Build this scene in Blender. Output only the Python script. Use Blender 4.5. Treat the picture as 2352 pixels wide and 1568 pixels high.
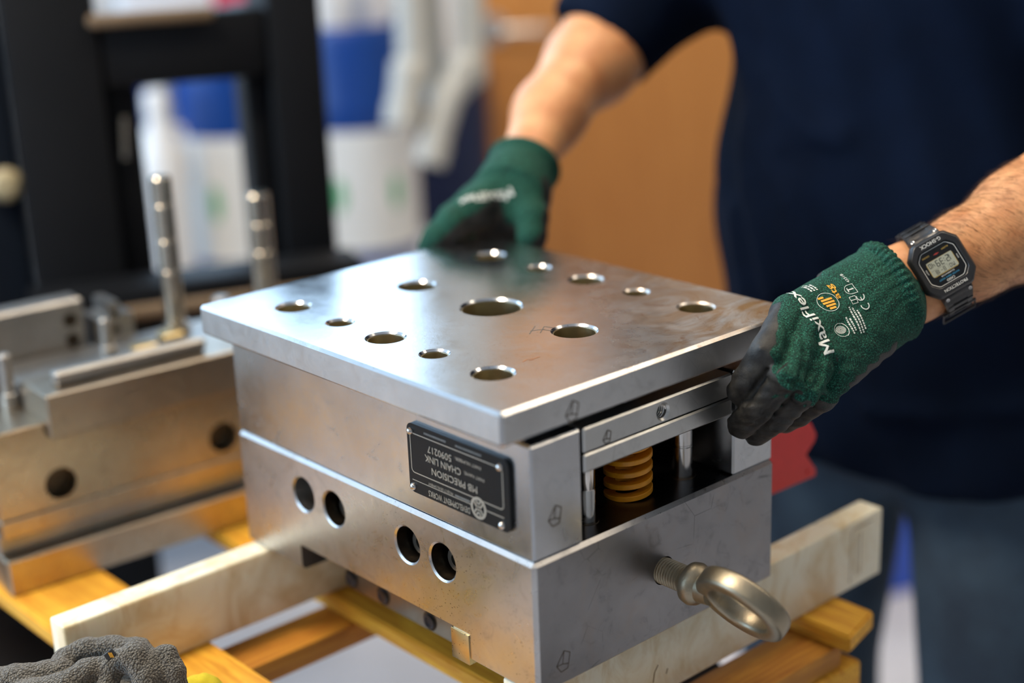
import bpy, bmesh, math, random
import numpy as np
from mathutils import Vector, Matrix, noise
from mathutils.bvhtree import BVHTree

for o in list(bpy.data.objects):
    bpy.data.objects.remove(o)
scene = bpy.context.scene
COL = scene.collection
rnd = random.Random(7)

# ------------------------------------------------------------------ camera
CAM = np.array([-0.5968, -0.6669, 0.4435])
ROT = np.array([[0.7430385, -0.66821102, -0.03725349],
                [0.23137694, 0.20425762, 0.95118008],
                [-0.62797969, -0.71538302, 0.3063799]])      # rows: camera right, up, back
FPX = 3449.5
cam_data = bpy.data.cameras.new('camera')
cam_data.sensor_width = 36.0
cam_data.lens = 36.0 * FPX / 2352.0
cam_data.clip_start = 0.02
cam_data.clip_end = 60
cam_data.dof.use_dof = True
cam_data.dof.focus_distance = 1.075
cam_data.dof.aperture_fstop = 1.75
cam_data.dof.aperture_blades = 0
cam = bpy.data.objects.new('camera', cam_data)
COL.objects.link(cam)
m4 = Matrix.Identity(4)
for i in range(3):
    for j in range(3):
        m4[i][j] = ROT[j][i]
    m4[i][3] = CAM[i]
cam.matrix_world = m4
scene.camera = cam

scene.view_settings.view_transform = 'Standard'
scene.view_settings.look = 'None'
scene.view_settings.gamma = 1.0
scene.view_settings.use_curve_mapping = False
scene.view_settings.exposure = -0.15
scene.cycles.use_denoising = True
scene.cycles.max_bounces = 8
scene.cycles.sample_clamp_indirect = 6.0

# room axes: U along the rear wall, V towards it (metres from the point under the camera)
UD = np.array([0.9318, -0.3629, 0.0])
VD = np.array([0.3629, 0.9318, 0.0])
FLOOR = -1.0
CEIL = 2.0


def room(u, v, z):
    return np.array([CAM[0], CAM[1], 0.0]) + u * UD + v * VD + np.array([0, 0, z])


def pt(px, py, d):
    """surveyed point: picture position and distance along the lens axis"""
    return CAM + ROT.T @ np.array([(px - 1176) * d / FPX, -(py - 784) * d / FPX, -d])


# ------------------------------------------------------------------ world and lights
world = bpy.data.worlds.new('world')
scene.world = world
world.use_nodes = True
world.node_tree.nodes['Background'].inputs[0].default_value = (0.62, 0.78, 1.0, 1)
world.node_tree.nodes['Background'].inputs[1].default_value = 1.0


def area(name, centre, normal, sx, sy, power, color, updir=(0, 0, 1)):
    L = bpy.data.lights.new(name, 'AREA')
    L.shape = 'RECTANGLE'
    L.size, L.size_y = sx, sy
    L.energy = power
    L.color = color
    ob = bpy.data.objects.new(name, L)
    COL.objects.link(ob)
    ob.visible_camera = True
    z = -Vector(normal).normalized()
    x = Vector(updir).cross(z).normalized()
    y = z.cross(x)
    M = Matrix((x, y, z)).transposed().to_4x4()
    M.translation = Vector(centre)
    ob.matrix_world = M
    return ob


DAY = (0.50, 0.74, 1.0)
WARM = (1.0, 0.83, 0.63)
# daylight just outside the rear window, the windows of the side wall
area('daylight_rear_window', room(-0.74, 3.42, 1.15), -VD, 3.52, 1.5, 66, DAY)
area('daylight_side_window', room(-2.70, 1.6, 0.85), UD, 3.0, 1.7, 105, DAY)
# ceiling lamps (their housings are built further down)
LAMPS = [(-0.75, 1.1), (1.15, 1.35), (1.75, 2.3), (2.4, 0.75), (-0.9, -0.9)]  # last three unseen, added to brighten door, chamfer and front faces
LAMP_POWER = [66, 13, 20, 11.0, 2.5]
for (u, v), pw in zip(LAMPS, LAMP_POWER):
    area('ceiling_lamp_light', room(u, v, CEIL - 0.075), (0, 0, -1), 1.15, 0.28, pw, WARM, tuple(VD))

# ------------------------------------------------------------------ helpers
WPOS = {}


def link(name, mesh, mat=None, parent=None, loc=None):
    ob = bpy.data.objects.new(name, mesh)
    COL.objects.link(ob)
    WPOS[ob] = Vector(loc) if loc is not None else Vector((0, 0, 0))
    if mat is not None and len(mesh.materials) == 0:
        mesh.materials.append(mat)
    if loc is not None:
        ob.location = loc
    if parent is not None:
        ob.parent = parent
        ob.matrix_parent_inverse = Matrix.Translation(-WPOS[parent])
    return ob


def empty(name, loc, label, cat, group=None):
    ob = bpy.data.objects.new(name, None)
    ob.empty_display_size = 0.02
    COL.objects.link(ob)
    ob.location = Vector(loc)
    WPOS[ob] = Vector(loc)
    return tag(ob, label, cat, group)


def tag(ob, label, cat, group=None, kind=None):
    ob['label'] = label
    ob['category'] = cat
    if group:
        ob['group'] = group
    if kind:
        ob['kind'] = kind
    return ob


def structure(ob, label=None):
    ob['kind'] = 'structure'
    if label:
        ob['label'] = label
    return ob


def finish(me, angle=35):
    me.validate()
    me.shade_smooth()
    me.set_sharp_from_angle(angle=math.radians(angle))
    return me


def bm_mesh(bm, name='m', angle=35):
    me = bpy.data.meshes.new(name)
    bmesh.ops.recalc_face_normals(bm, faces=bm.faces)
    bm.to_mesh(me)
    bm.free()
    return finish(me, angle)


def add_box(bm, x0, x1, y0, y1, z0, z1, bev=0.0, seg=2, M=None):
    b = bmesh.new()
    vs = [b.verts.new((x, y, z)) for z in (z0, z1) for y in (y0, y1) for x in (x0, x1)]
    for f in ((0, 2, 3, 1), (4, 5, 7, 6), (0, 1, 5, 4), (2, 6, 7, 3), (0, 4, 6, 2), (1, 3, 7, 5)):
        b.faces.new([vs[i] for i in f])
    if bev > 0:
        bmesh.ops.bevel(b, geom=list(b.edges), offset=bev, segments=seg, profile=0.5, affect='EDGES')
    merge(bm, b, M)


def merge(bm, b, M=None):
    if M is not None:
        bmesh.ops.transform(b, matrix=M, verts=b.verts)
    mp = {v: bm.verts.new(v.co) for v in b.verts}
    for f in b.faces:
        try:
            bm.faces.new([mp[v] for v in f.verts])
        except ValueError:
            pass
    b.free()


def box_mesh(x0, x1, y0, y1, z0, z1, bev=0.0, seg=2, M=None, angle=35):
    bm = bmesh.new()
    add_box(bm, x0, x1, y0, y1, z0, z1, bev, seg, M)
    return bm_mesh(bm, 'box', angle)


def frame_matrix(o, x, y, z):
    M = Matrix((Vector(x), Vector(y), Vector(z))).transposed().to_4x4()
    M.translation = Vector(o)
    return M


def axis_frame(o, z):
    z = Vector(z).normalized()
    t = Vector((0, 0, 1)) if abs(z.z) < 0.9 else Vector((1, 0, 0))
    x = t.cross(z).normalized()
    return frame_matrix(o, x, z.cross(x), z)


def add_lathe(bm, prof, n=32, M=None, cap=True):
    """profile [(r, z)] turned about z"""
    rings = []
    b = bmesh.new()
    for r, z in prof:
        if r < 1e-6:
            rings.append([b.verts.new((0, 0, z))])
        else:
            rings.append([b.verts.new((r * math.cos(2 * math.pi * i / n), r * math.sin(2 * math.pi * i / n), z)) for i in range(n)])
    for a, c in zip(rings, rings[1:]):
        for i in range(n):
            j = (i + 1) % n
            if len(a) == 1 and len(c) == 1:
                continue
            if len(a) == 1:
                b.faces.new((a[0], c[j], c[i]))
            elif len(c) == 1:
                b.faces.new((a[i], a[j], c[0]))
            else:
                b.faces.new((a[i], a[j], c[j], c[i]))
    if cap:
        for rg in (rings[0], rings[-1]):
            if len(rg) > 2:
                b.faces.new(rg)
    merge(bm, b, M)


def lathe_mesh(prof, n=32, M=None, angle=35, cap=True):
    bm = bmesh.new()
    add_lathe(bm, prof, n, M, cap)
    return bm_mesh(bm, 'lathe', angle)


def sweep(bm, path, section, closed=False, frames=None):
    """section [(a, b)] carried along path; frames give (a axis, b axis) for each point"""
    n = len(path)
    rings = []
    prev = None
    for i in range(n):
        p = Vector(path[i])
        if frames:
            A, B = Vector(frames[i][0]), Vector(frames[i][1])
        else:
            q0 = Vector(path[i - 1]) if (i > 0 or closed) else p
            q1 = Vector(path[(i + 1) % n]) if (i < n - 1 or closed) else p
            t = (q1 - q0).normalized()
            if prev is None:
                ref = Vector((0, 0, 1)) if abs(t.z) < 0.9 else Vector((1, 0, 0))
                A = ref.cross(t).normalized()
            else:
                A = (prev - t * prev.dot(t)).normalized()
            B = t.cross(A)
            prev = A
        rings.append([bm.verts.new(p + A * a + B * b) for a, b in section])
    k = len(section)
    for i in range(n if closed else n - 1):
        r0, r1 = rings[i], rings[(i + 1) % n]
        for j in range(k):
            bm.faces.new((r0[j], r0[(j + 1) % k], r1[(j + 1) % k], r1[j]))
    if not closed:
        bm.faces.new(rings[0][::-1])
        bm.faces.new(rings[-1])


def circle(r, n=12, ry=None):
    ry = ry or r
    return [(r * math.cos(2 * math.pi * i / n), ry * math.sin(2 * math.pi * i / n)) for i in range(n)]


def boolean(me, cutters, angle=35, op='DIFFERENCE'):
    """cut a list of bmesh-made meshes out of me"""
    a = bpy.data.objects.new('tmp_a', me)
    COL.objects.link(a)
    bs = []
    for c in cutters:
        b = bpy.data.objects.new('tmp_b', c)
        COL.objects.link(b)
        bs.append(b)
        md = a.modifiers.new('cut', 'BOOLEAN')
        md.operation = op
        md.object = b
        md.solver = 'EXACT'
    bpy.context.view_layer.update()
    dg = bpy.context.evaluated_depsgraph_get()
    out = bpy.data.meshes.new_from_object(a.evaluated_get(dg))
    for o in [a] + bs:
        bpy.data.objects.remove(o)
    return finish(out, angle)


def text_mesh(s, w=None, h=None, bold=0.0, align='L'):
    """flat lettering, lower left (or centre) at the origin, scaled to width w and/or cap height h"""
    cu = bpy.data.curves.new('t', 'FONT')
    cu.body = s
    cu.size = 1.0
    cu.resolution_u = 3
    ob = bpy.data.objects.new('t', cu)
    COL.objects.link(ob)
    bpy.context.view_layer.update()
    dg = bpy.context.evaluated_depsgraph_get()
    me = bpy.data.meshes.new_from_object(ob.evaluated_get(dg))
    bpy.data.objects.remove(ob)
    me.materials.clear()
    co = np.zeros(len(me.vertices) * 3)
    me.vertices.foreach_get('co', co)
    co = co.reshape(-1, 3)
    mn, mx = co.min(0), co.max(0)
    caph = 0.69
    sy = h / caph if h else (w / (mx[0] - mn[0]))
    sx = w / (mx[0] - mn[0]) if w else sy
    co[:, 0] = (co[:, 0] - mn[0]) * sx
    co[:, 1] = co[:, 1] * sy
    co[:, 2] = 0
    if align == 'C':
        co[:, 0] -= co[:, 0].max() / 2
        co[:, 1] -= 0.5 * caph * sy
    me.vertices.foreach_set('co', co.ravel())
    if bold > 0:                      # heavier strokes: the outline laid over itself, slightly shifted
        b_ = bmesh.new()
        for i_, (dx_, dy_) in enumerate(((-1, 0), (1, 0), (0, -0.7), (0, 0.7))):
            m2 = me.copy()
            m2.transform(Matrix.Translation((dx_ * bold * sx, dy_ * bold * sy, i_ * 0.014 * sy)))
            b_.from_mesh(m2)
            bpy.data.meshes.remove(m2)
        b_.to_mesh(me)
        b_.free()
    return me


def place_mesh(me, M):
    me.transform(M)
    return me


def join_meshes(ms, mat_list=None):
    bm = bmesh.new()
    for m in ms:
        bm.from_mesh(m)
    out = bpy.data.meshes.new('j')
    bm.to_mesh(out)
    bm.free()
    return out


# ------------------------------------------------------------------ materials
class N:
    def __init__(self, name):
        self.m = bpy.data.materials.new(name)
        self.m.use_nodes = True
        self.t = self.m.node_tree
        self.b = self.t.nodes['Principled BSDF']
        self.tc = None

    def node(self, kind, **kw):
        n = self.t.nodes.new(kind)
        for k, v in kw.items():
            setattr(n, k, v)
        return n

    def put(self, sock, v):
        if isinstance(v, (int, float)):
            sock.default_value = v
        elif isinstance(v, tuple):
            sock.default_value = v if len(v) == len(sock.default_value) else tuple(v) + (1.0,)
        else:
            self.t.links.new(v, sock)

    def set(self, **kw):
        names = dict(base='Base Color', metal='Metallic', rough='Roughness', normal='Normal', spec='Specular IOR Level', sheen='Sheen Weight',
                     sheenr='Sheen Roughness', sss='Subsurface Weight', coat='Coat Weight', emit='Emission Color', emits='Emission Strength',
                     trans='Transmission Weight', aniso='Anisotropic', sssr='Subsurface Radius', ssss='Subsurface Scale', ior='IOR', coatr='Coat Roughness')
        for k, v in kw.items():
            self.put(self.b.inputs[names[k]], v)
        return self

    def coord(self, which='Object', scale=None, rot=None, loc=None):
        if self.tc is None:
            self.tc = self.node('ShaderNodeTexCoord')
        o = self.tc.outputs[which]
        if scale is None and rot is None and loc is None:
            return o
        mp = self.node('ShaderNodeMapping')
        self.t.links.new(o, mp.inputs[0])
        if scale:
            mp.inputs['Scale'].default_value = scale
        if rot:
            mp.inputs['Rotation'].default_value = rot
        if loc:
            mp.inputs['Location'].default_value = loc
        return mp.outputs[0]

    def noise(self, vec, scale, detail=4, rough=0.55, dist=0.0):
        n = self.node('ShaderNodeTexNoise')
        self.put(n.inputs['Vector'], vec)
        n.inputs['Scale'].default_value = scale
        n.inputs['Detail'].default_value = detail
        n.inputs['Roughness'].default_value = rough
        n.inputs['Distortion'].default_value = dist
        return n.outputs['Fac']

    def voronoi(self, vec, scale, feature='F1', out='Distance'):
        n = self.node('ShaderNodeTexVoronoi', feature=feature)
        self.put(n.inputs['Vector'], vec)
        n.inputs['Scale'].default_value = scale
        return n.outputs[out]

    def ramp(self, fac, stops, interp='LINEAR'):
        n = self.node('ShaderNodeValToRGB')
        n.color_ramp.interpolation = interp
        el = n.color_ramp.elements
        while len(el) < len(stops):
            el.new(0.5)
        for e, (p, c) in zip(el, stops):
            e.position = p
            e.color = (c, c, c, 1) if isinstance(c, (int, float)) else tuple(c) + (1,)
        self.put(n.inputs[0], fac)
        return n.outputs[0]

    def mix(self, fac, a, b, mode='MIX'):
        n = self.node('ShaderNodeMix', data_type='RGBA', blend_type=mode)
        self.put(n.inputs[0], fac)
        self.put(n.inputs[6], a)
        self.put(n.inputs[7], b)
        return n.outputs[2]

    def math(self, op, a, b=0.0, clamp=False):
        n = self.node('ShaderNodeMath', operation=op, use_clamp=clamp)
        self.put(n.inputs[0], a)
        self.put(n.inputs[1], b)
        return n.outputs[0]

    def bump(self, h, strength=0.2, dist=0.001, normal=None):
        n = self.node('ShaderNodeBump')
        n.inputs['Strength'].default_value = strength
        n.inputs['Distance'].default_value = dist
        self.put(n.inputs['Height'], h)
        if normal is not None:
            self.put(n.inputs['Normal'], normal)
        return n.outputs[0]

    def attr(self, name, out='Fac'):
        n = self.node('ShaderNodeAttribute', attribute_name=name)
        return n.outputs[out]


def plain(name, base, rough=0.5, metal=0.0, var=0.0, nscale=20, bump=0.0, **kw):
    n = N(name)
    n.set(rough=rough, metal=metal, **kw)
    if var > 0:
        f = n.noise(n.coord(), nscale)
        n.set(base=n.mix(f, tuple(max(0, c * (1 - var)) for c in base), tuple(min(1, c * (1 + var)) for c in base)))
    else:
        n.set(base=base)
    if bump > 0:
        n.set(normal=n.bump(n.noise(n.coord(), nscale * 6), bump, 0.001))
    return n.m


def steel(name, base=(0.56, 0.57, 0.585), rough=0.3, smudge=0.5, stain=0.0, grain=(1, 1, 1), gstr=0.05, speck=0.0, scratch=0.25):
    n = N(name)
    v = n.coord()
    big = n.noise(v, 14, 5, 0.6, 0.6)
    mid = n.noise(v, 55, 5, 0.6, 1.2)
    fine = n.noise(n.coord(scale=grain), 900, 3, 0.6)
    col = n.mix(n.ramp(big, [(0.3, 0.0), (0.75, 1.0)]), tuple(c * 0.86 for c in base), tuple(min(1, c * 1.08) for c in base))
    sm = n.ramp(mid, [(0.56, 0.0), (0.78, 1.0)])
    col = n.mix(n.math('MULTIPLY', sm, smudge), col, tuple(c * 0.42 for c in base))
    if stain > 0:
        s1 = n.noise(n.coord(loc=(3, 1, 2)), 13, 6, 0.65, 1.5)
        s1 = n.ramp(s1, [(0.50, 0.0), (0.66, 1.0)])
        col = n.mix(n.math('MULTIPLY', s1, stain), col, (0.40, 0.24, 0.11))
    rr = n.math('ADD', n.math('MULTIPLY', mid, 0.22), rough - 0.11)
    if speck > 0:
        sp = n.voronoi(n.coord(scale=(1, 1, 1)), 330, 'F1')
        spm = n.ramp(sp, [(0.10, 1.0), (0.20, 0.0)])
        area_ = n.ramp(n.noise(n.coord(loc=(5, 5, 1)), 16, 3), [(0.48, 0.0), (0.62, 1.0)])
        spm = n.math('MULTIPLY', n.math('MULTIPLY', spm, area_), speck)
        col = n.mix(spm, col, (0.06, 0.045, 0.03))
    hgt = n.math('ADD', n.math('MULTIPLY', fine, 1.0), n.math('MULTIPLY', mid, 0.6))
    nor = n.bump(hgt, gstr, 0.0006)
    if scratch > 0:
        sc = n.voronoi(n.coord(scale=(1.0, 6.0, 1.0), rot=(0.4, 0.3, 0.7)), 28, 'DISTANCE_TO_EDGE')
        scm = n.ramp(sc, [(0.0, 1.0), (0.012, 0.0)])
        br = n.ramp(n.noise(n.coord(loc=(1, 8, 4)), 30, 3), [(0.5, 0.0), (0.6, 1.0)])
        scm = n.math('MULTIPLY', n.math('MULTIPLY', scm, br), scratch)
        col = n.mix(scm, col, tuple(c * 0.5 for c in base))
    n.set(base=col, metal=1.0, rough=rr, normal=nor)
    return n.m


def wood(name, a, b, axis=(1, 14, 14), rough=0.6):
    n = N(name)
    g = n.noise(n.coord(scale=axis), 14, 6, 0.6, 0.8)
    big = n.noise(n.coord(), 7, 3)
    k = n.voronoi(n.coord(scale=axis), 4.0)
    col = n.mix(n.ramp(g, [(0.32, 0.0), (0.7, 1.0)]), a, b)
    col = n.mix(n.ramp(big, [(0.5, 0.0), (0.8, 0.55)]), col, tuple(c * 0.45 for c in a))
    col = n.mix(n.ramp(k, [(0.03, 0.8), (0.09, 0.0)]), col, tuple(c * 0.3 for c in a))
    n.set(base=col, rough=rough, normal=n.bump(g, 0.35, 0.002))
    return n.m

# ------------------------------------------------------------------ the room
ROOMM = frame_matrix((CAM[0], CAM[1], 0), UD, VD, (0, 0, 1))


def rbox(u0, u1, v0, v1, z0, z1, bev=0.0, seg=2):
    return box_mesh(u0, u1, v0, v1, z0, z1, bev, seg, ROOMM)


nf = N('concrete_floor')
f1 = nf.noise(nf.coord(), 2.2, 6, 0.6)
f2 = nf.noise(nf.coord(), 30, 5, 0.6)
cc = nf.mix(nf.ramp(f1, [(0.3, 0.0), (0.7, 1.0)]), (0.46, 0.46, 0.49), (0.62, 0.62, 0.66))
cc = nf.mix(nf.ramp(f2, [(0.55, 0.0), (0.8, 0.4)]), cc, (0.25, 0.25, 0.27))
nf.set(base=cc, rough=0.42, normal=nf.bump(f2, 0.15, 0.002))
M_FLOOR = nf.m
M_WALL = plain('wall_paint', (0.58, 0.59, 0.60), 0.7, var=0.05, nscale=3, bump=0.05)
M_CEIL = plain('ceiling_paint', (0.62, 0.62, 0.62), 0.8, var=0.04, nscale=3)
M_WFRAME = plain('window_frame_white', (0.75, 0.76, 0.78), 0.4)
M_BLACKR = plain('black_rubber', (0.012, 0.012, 0.013), 0.5)

U0, U1, V0, V1 = -2.6, 3.4, -2.6, 3.3
structure(link('floor', rbox(U0, U1, V0, V1, FLOOR - 0.1, FLOOR), M_FLOOR), 'pale grey concrete workshop floor')
structure(link('ceiling', rbox(U0, U1, V0, V1, CEIL, CEIL + 0.1), M_CEIL))


def wall_with_hole(name, a0, a1, b0, b1, hole, along_u, label):
    """a wall of four boxes round one opening: hole = (p0, p1, z0, z1) along the wall"""
    bm = bmesh.new()
    p0, p1, z0, z1 = hole
    if along_u:
        parts = [(a0, p0, FLOOR, CEIL), (p1, a1, FLOOR, CEIL), (p0, p1, FLOOR, z0), (p0, p1, z1, CEIL)]
        for s0, s1, q0, q1 in parts:
            if s1 > s0 and q1 > q0:
                add_box(bm, s0, s1, b0, b1, q0, q1, 0, 1, ROOMM)
    else:
        parts = [(b0, p0, FLOOR, CEIL), (p1, b1, FLOOR, CEIL), (p0, p1, FLOOR, z0), (p0, p1, z1, CEIL)]
        for s0, s1, q0, q1 in parts:
            if s1 > s0 and q1 > q0:
                add_box(bm, a0, a1, s0, s1, q0, q1, 0, 1, ROOMM)
    return structure(link(name, bm_mesh(bm), M_WALL), label)


wall_with_hole('wall_back', U0, U1, V1, V1 + 0.12, (-2.5, 1.02, 0.40, 1.90), True, 'white painted rear wall')
wall_with_hole('wall_left', U0 - 0.12, U0, V0, V1, (0.1, 3.1, 0.0, 1.7), False, 'white painted side wall')
M_WALLD = plain('grey_wall_paint', (0.36, 0.36, 0.36), 0.7, var=0.05, nscale=3)
structure(link('wall_right', rbox(U1, U1 + 0.12, V0, V1, FLOOR, CEIL), M_WALLD))
structure(link('wall_front', rbox(U0, U1, V0 - 0.12, V0, FLOOR, CEIL), M_WALLD))

# window frames with mullions, in the two openings
w1 = structure(link('window_1', rbox(-2.5, 1.02, V1 + 0.03, V1 + 0.07, 0.40, 0.44), M_WFRAME), 'white framed window high in the rear wall')
for nm, b in [('window_frame', (-2.5, 1.02, V1 + 0.03, V1 + 0.07, 1.86, 1.90)), ('window_frame', (-2.5, -2.46, V1 + 0.03, V1 + 0.07, 0.44, 1.86)),
              ('window_frame', (0.98, 1.02, V1 + 0.03, V1 + 0.07, 0.44, 1.86)), ('window_sill', (-2.55, 1.02, V1 - 0.05, V1, 0.36, 0.40))] + [('mullion', (u_, u_ + 0.04, V1 + 0.03, V1 + 0.07, 0.44, 1.86)) for u_ in (-1.4, -0.27)]:
    link(nm, rbox(*b, 0.003), M_WFRAME, w1)
w2 = structure(link('window_2', rbox(U0 - 0.08, U0 - 0.04, 0.1, 3.1, 0.0, 0.04), M_WFRAME), 'wide white framed window in the side wall')
for nm, b in (('window_frame', (U0 - 0.08, U0 - 0.04, 0.1, 3.1, 1.66, 1.7)), ('window_frame', (U0 - 0.08, U0 - 0.04, 0.1, 0.14, 0.04, 1.66)),
              ('window_frame', (U0 - 0.08, U0 - 0.04, 3.06, 3.1, 0.04, 1.66)), ('mullion', (U0 - 0.08, U0 - 0.04, 1.08, 1.12, 0.04, 1.66)), ('mullion', (U0 - 0.08, U0 - 0.04, 2.08, 2.12, 0.04, 1.66))):
    link(nm, rbox(*b, 0.003), M_WFRAME, w2)

# lamps on the ceiling
M_LAMPBODY = plain('lamp_housing', (0.7, 0.7, 0.7), 0.4)
nl = N('lamp_diffuser')
nl.set(base=(0.9, 0.85, 0.75), emit=(1.0, 0.86, 0.66), emits=3.0)
for i, (u, v) in enumerate(LAMPS):
    c = room(u, v, CEIL)
    pos = ['nearest the side window', 'over the worker', 'nearest the rear window, added to light the door', 'nearest the blank side wall, added for the chamfer highlight', 'behind the camera by the side window, added as fill'][i]
    e = empty('ceiling_lamp', c, 'long white ceiling lamp ' + pos, 'lamp', 'ceiling lamps')
    Ml = frame_matrix(c, VD, -UD, (0, 0, 1))
    link('housing', box_mesh(-0.16, 0.16, -0.62, 0.62, -0.06, 0, 0.006, 2, frame_matrix(c, VD, -UD, (0, 0, 1))), M_LAMPBODY, e)
    link('diffuser', box_mesh(-0.15, 0.15, -0.6, 0.6, -0.07, -0.06, 0.002, 1, frame_matrix(c, VD, -UD, (0, 0, 1))), nl.m, e)

# door of orange-brown wood with a lever handle
nd = N('door_wood')
g = nd.noise(nd.coord(scale=(9, 9, 0.8)), 6, 5, 0.6, 0.6)
nd.set(base=nd.mix(nd.ramp(g, [(0.3, 0.0), (0.75, 1.0)]), (0.47, 0.185, 0.042), (0.60, 0.265, 0.068)), rough=0.45)
M_DOOR = nd.m
M_SATIN = plain('satin_nickel', (0.62, 0.62, 0.62), 0.28, 1.0)
DU0, DU1 = 1.10, 2.06
door = structure(link('door_1', rbox(DU0, DU1, V1 - 0.045, V1 - 0.005, FLOOR + 0.01, 1.10, 0.003), M_DOOR), 'flat orange-brown wooden door')
link('door_frame', rbox(DU0 - 0.07, DU0 - 0.005, V1 - 0.03, V1, FLOOR, 1.17, 0.003), M_WFRAME, door)
link('door_frame', rbox(DU1 + 0.005, DU1 + 0.07, V1 - 0.03, V1, FLOOR, 1.17, 0.003), M_WFRAME, door)
link('door_frame', rbox(DU0 - 0.005, DU1 + 0.005, V1 - 0.03, V1, 1.105, 1.17, 0.003), M_WFRAME, door)
hb = bmesh.new()
ho = room(1.17, V1 - 0.045, 0.075)
add_lathe(hb, [(0.0, 0), (0.032, 0.0), (0.032, 0.006), (0.028, 0.010), (0.012, 0.012), (0.011, 0.05), (0.0, 0.05)], 24, axis_frame(ho, -VD))
lever = [room(1.17, V1 - 0.045 - 0.05, 0.075), room(1.20, V1 - 0.098, 0.076), room(1.25, V1 - 0.098, 0.074), room(1.295, V1 - 0.094, 0.07)]
sweep(hb, lever, circle(0.011, 12, 0.009))
link('door_handle', bm_mesh(hb), M_SATIN, door)
structure(link('baseboard_back', rbox(U0, DU0 - 0.08, V1 - 0.015, V1, FLOOR, FLOOR + 0.1), M_BLACKR))
structure(link('baseboard_rear', rbox(DU1 + 0.08, U1, V1 - 0.015, V1, FLOOR, FLOOR + 0.1), M_BLACKR))

# ------------------------------------------------------------------ the press die
ST_TOP = None
nt = N('ground_steel_top')
v = nt.coord()
big = nt.noise(v, 9, 5, 0.6, 0.6)
mid = nt.noise(v, 60, 5, 0.6, 1.0)
col = nt.mix(nt.ramp(big, [(0.3, 0.0), (0.75, 1.0)]), (0.52, 0.53, 0.54), (0.62, 0.63, 0.645))
sx = nt.node('ShaderNodeSeparateXYZ')
nt.t.links.new(v, sx.inputs[0])
# oil and rust stains gather along the front corner of the plate
mx = nt.ramp(nt.math('ADD', nt.math('MULTIPLY', sx.outputs[0], 1.9), nt.math('MULTIPLY', sx.outputs[1], -1.5)), [(0.0, 0.0), (0.42, 1.0)])
st = nt.ramp(nt.noise(nt.coord(scale=(1, 1.6, 1)), 15, 6, 0.65, 1.6), [(0.36, 0.0), (0.60, 1.0)])
stf = nt.math('MULTIPLY', nt.math('MULTIPLY', mx, st), 0.95)
col = nt.mix(stf, col, (0.42, 0.26, 0.12))
st2 = nt.ramp(nt.noise(nt.coord(loc=(2, 7, 0)), 38, 5, 0.6, 2.0), [(0.60, 0.0), (0.70, 1.0)])
col = nt.mix(nt.math('MULTIPLY', nt.math('MULTIPLY', st2, mx), 0.85), col, (0.33, 0.15, 0.05))
drop = nt.ramp(nt.voronoi(nt.coord(loc=(0.02, 0.01, 0)), 240), [(0.10, 1.0), (0.17, 0.0)])
dm = nt.ramp(nt.noise(nt.coord(loc=(9, 3, 0)), 15, 3), [(0.50, 0.0), (0.60, 1.0)])
col = nt.mix(nt.math('MULTIPLY', nt.math('MULTIPLY', drop, dm), 0.55), col, (0.10, 0.085, 0.07))
fine = nt.noise(nt.coord(scale=(6, 1, 1)), 500, 3)
rr = nt.math('ADD', nt.math('ADD', nt.math('MULTIPLY', mid, 0.14), nt.math('MULTIPLY', big, 0.08)), nt.math('ADD', nt.math('MULTIPLY', mx, 0.24), 0.06))
nt.set(base=col, metal=1.0, rough=rr, normal=nt.bump(nt.math('ADD', fine, nt.math('MULTIPLY', mid, 2.0)), 0.05, 0.0005))
M_TOP = nt.m
M_STEEL = steel('die_steel', (0.52, 0.54, 0.56), 0.24, 0.35, 0.06, (1, 1, 8), 0.05, 0.0)
M_STEELB = steel('die_steel_lower', (0.53, 0.525, 0.52), 0.30, 0.45, 0.14, (8, 8, 1), 0.06, 0.9, 0.4)
M_BAR = steel('bar_steel', (0.54, 0.55, 0.54), 0.36, 0.3, 0.05, (1, 8, 8), 0.06)
M_PIN = steel('pin_steel', (0.62, 0.60, 0.57), 0.16, 0.5, 0.0, (1, 1, 1), 0.02)
M_HOLE = steel('hole_shade_steel', (0.07, 0.055, 0.04), 0.4, 0.5, 0.3)  # dark tone stands in for shade inside holes and bores
M_CAP = steel('black_oxide_and_shade', (0.10, 0.10, 0.11), 0.3, 0.2)
M_BRONZE = steel('eyebolt_steel', (0.34, 0.295, 0.215), 0.42, 0.45, 0.22, (1, 1, 1), 0.22, 0.0, 0.0)
M_GOLDKEY = steel('speckled_key_steel', (0.60, 0.47, 0.24), 0.35, 0.3, 0.3, (1, 1, 1), 0.05, 1.0)

M_SCREW = steel('worn_black_screw', (0.24, 0.225, 0.20), 0.35, 0.3)
BX, BY = 0.25, 0.3627
die = empty('stamping_die', (0.125, 0.18, -0.0997), 'bright square steel stamping die with drilled top plate and eyebolt', 'stamping die')

# ---- lower block with cross holes, channel underneath
HY = [0.2706, 0.2297, 0.1378, 0.0972]
HZ = -0.0305
cut = []


def cyl_cutter(o, axis, prof, n=40):
    return lathe_mesh(prof, n, axis_frame(o, axis))


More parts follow.
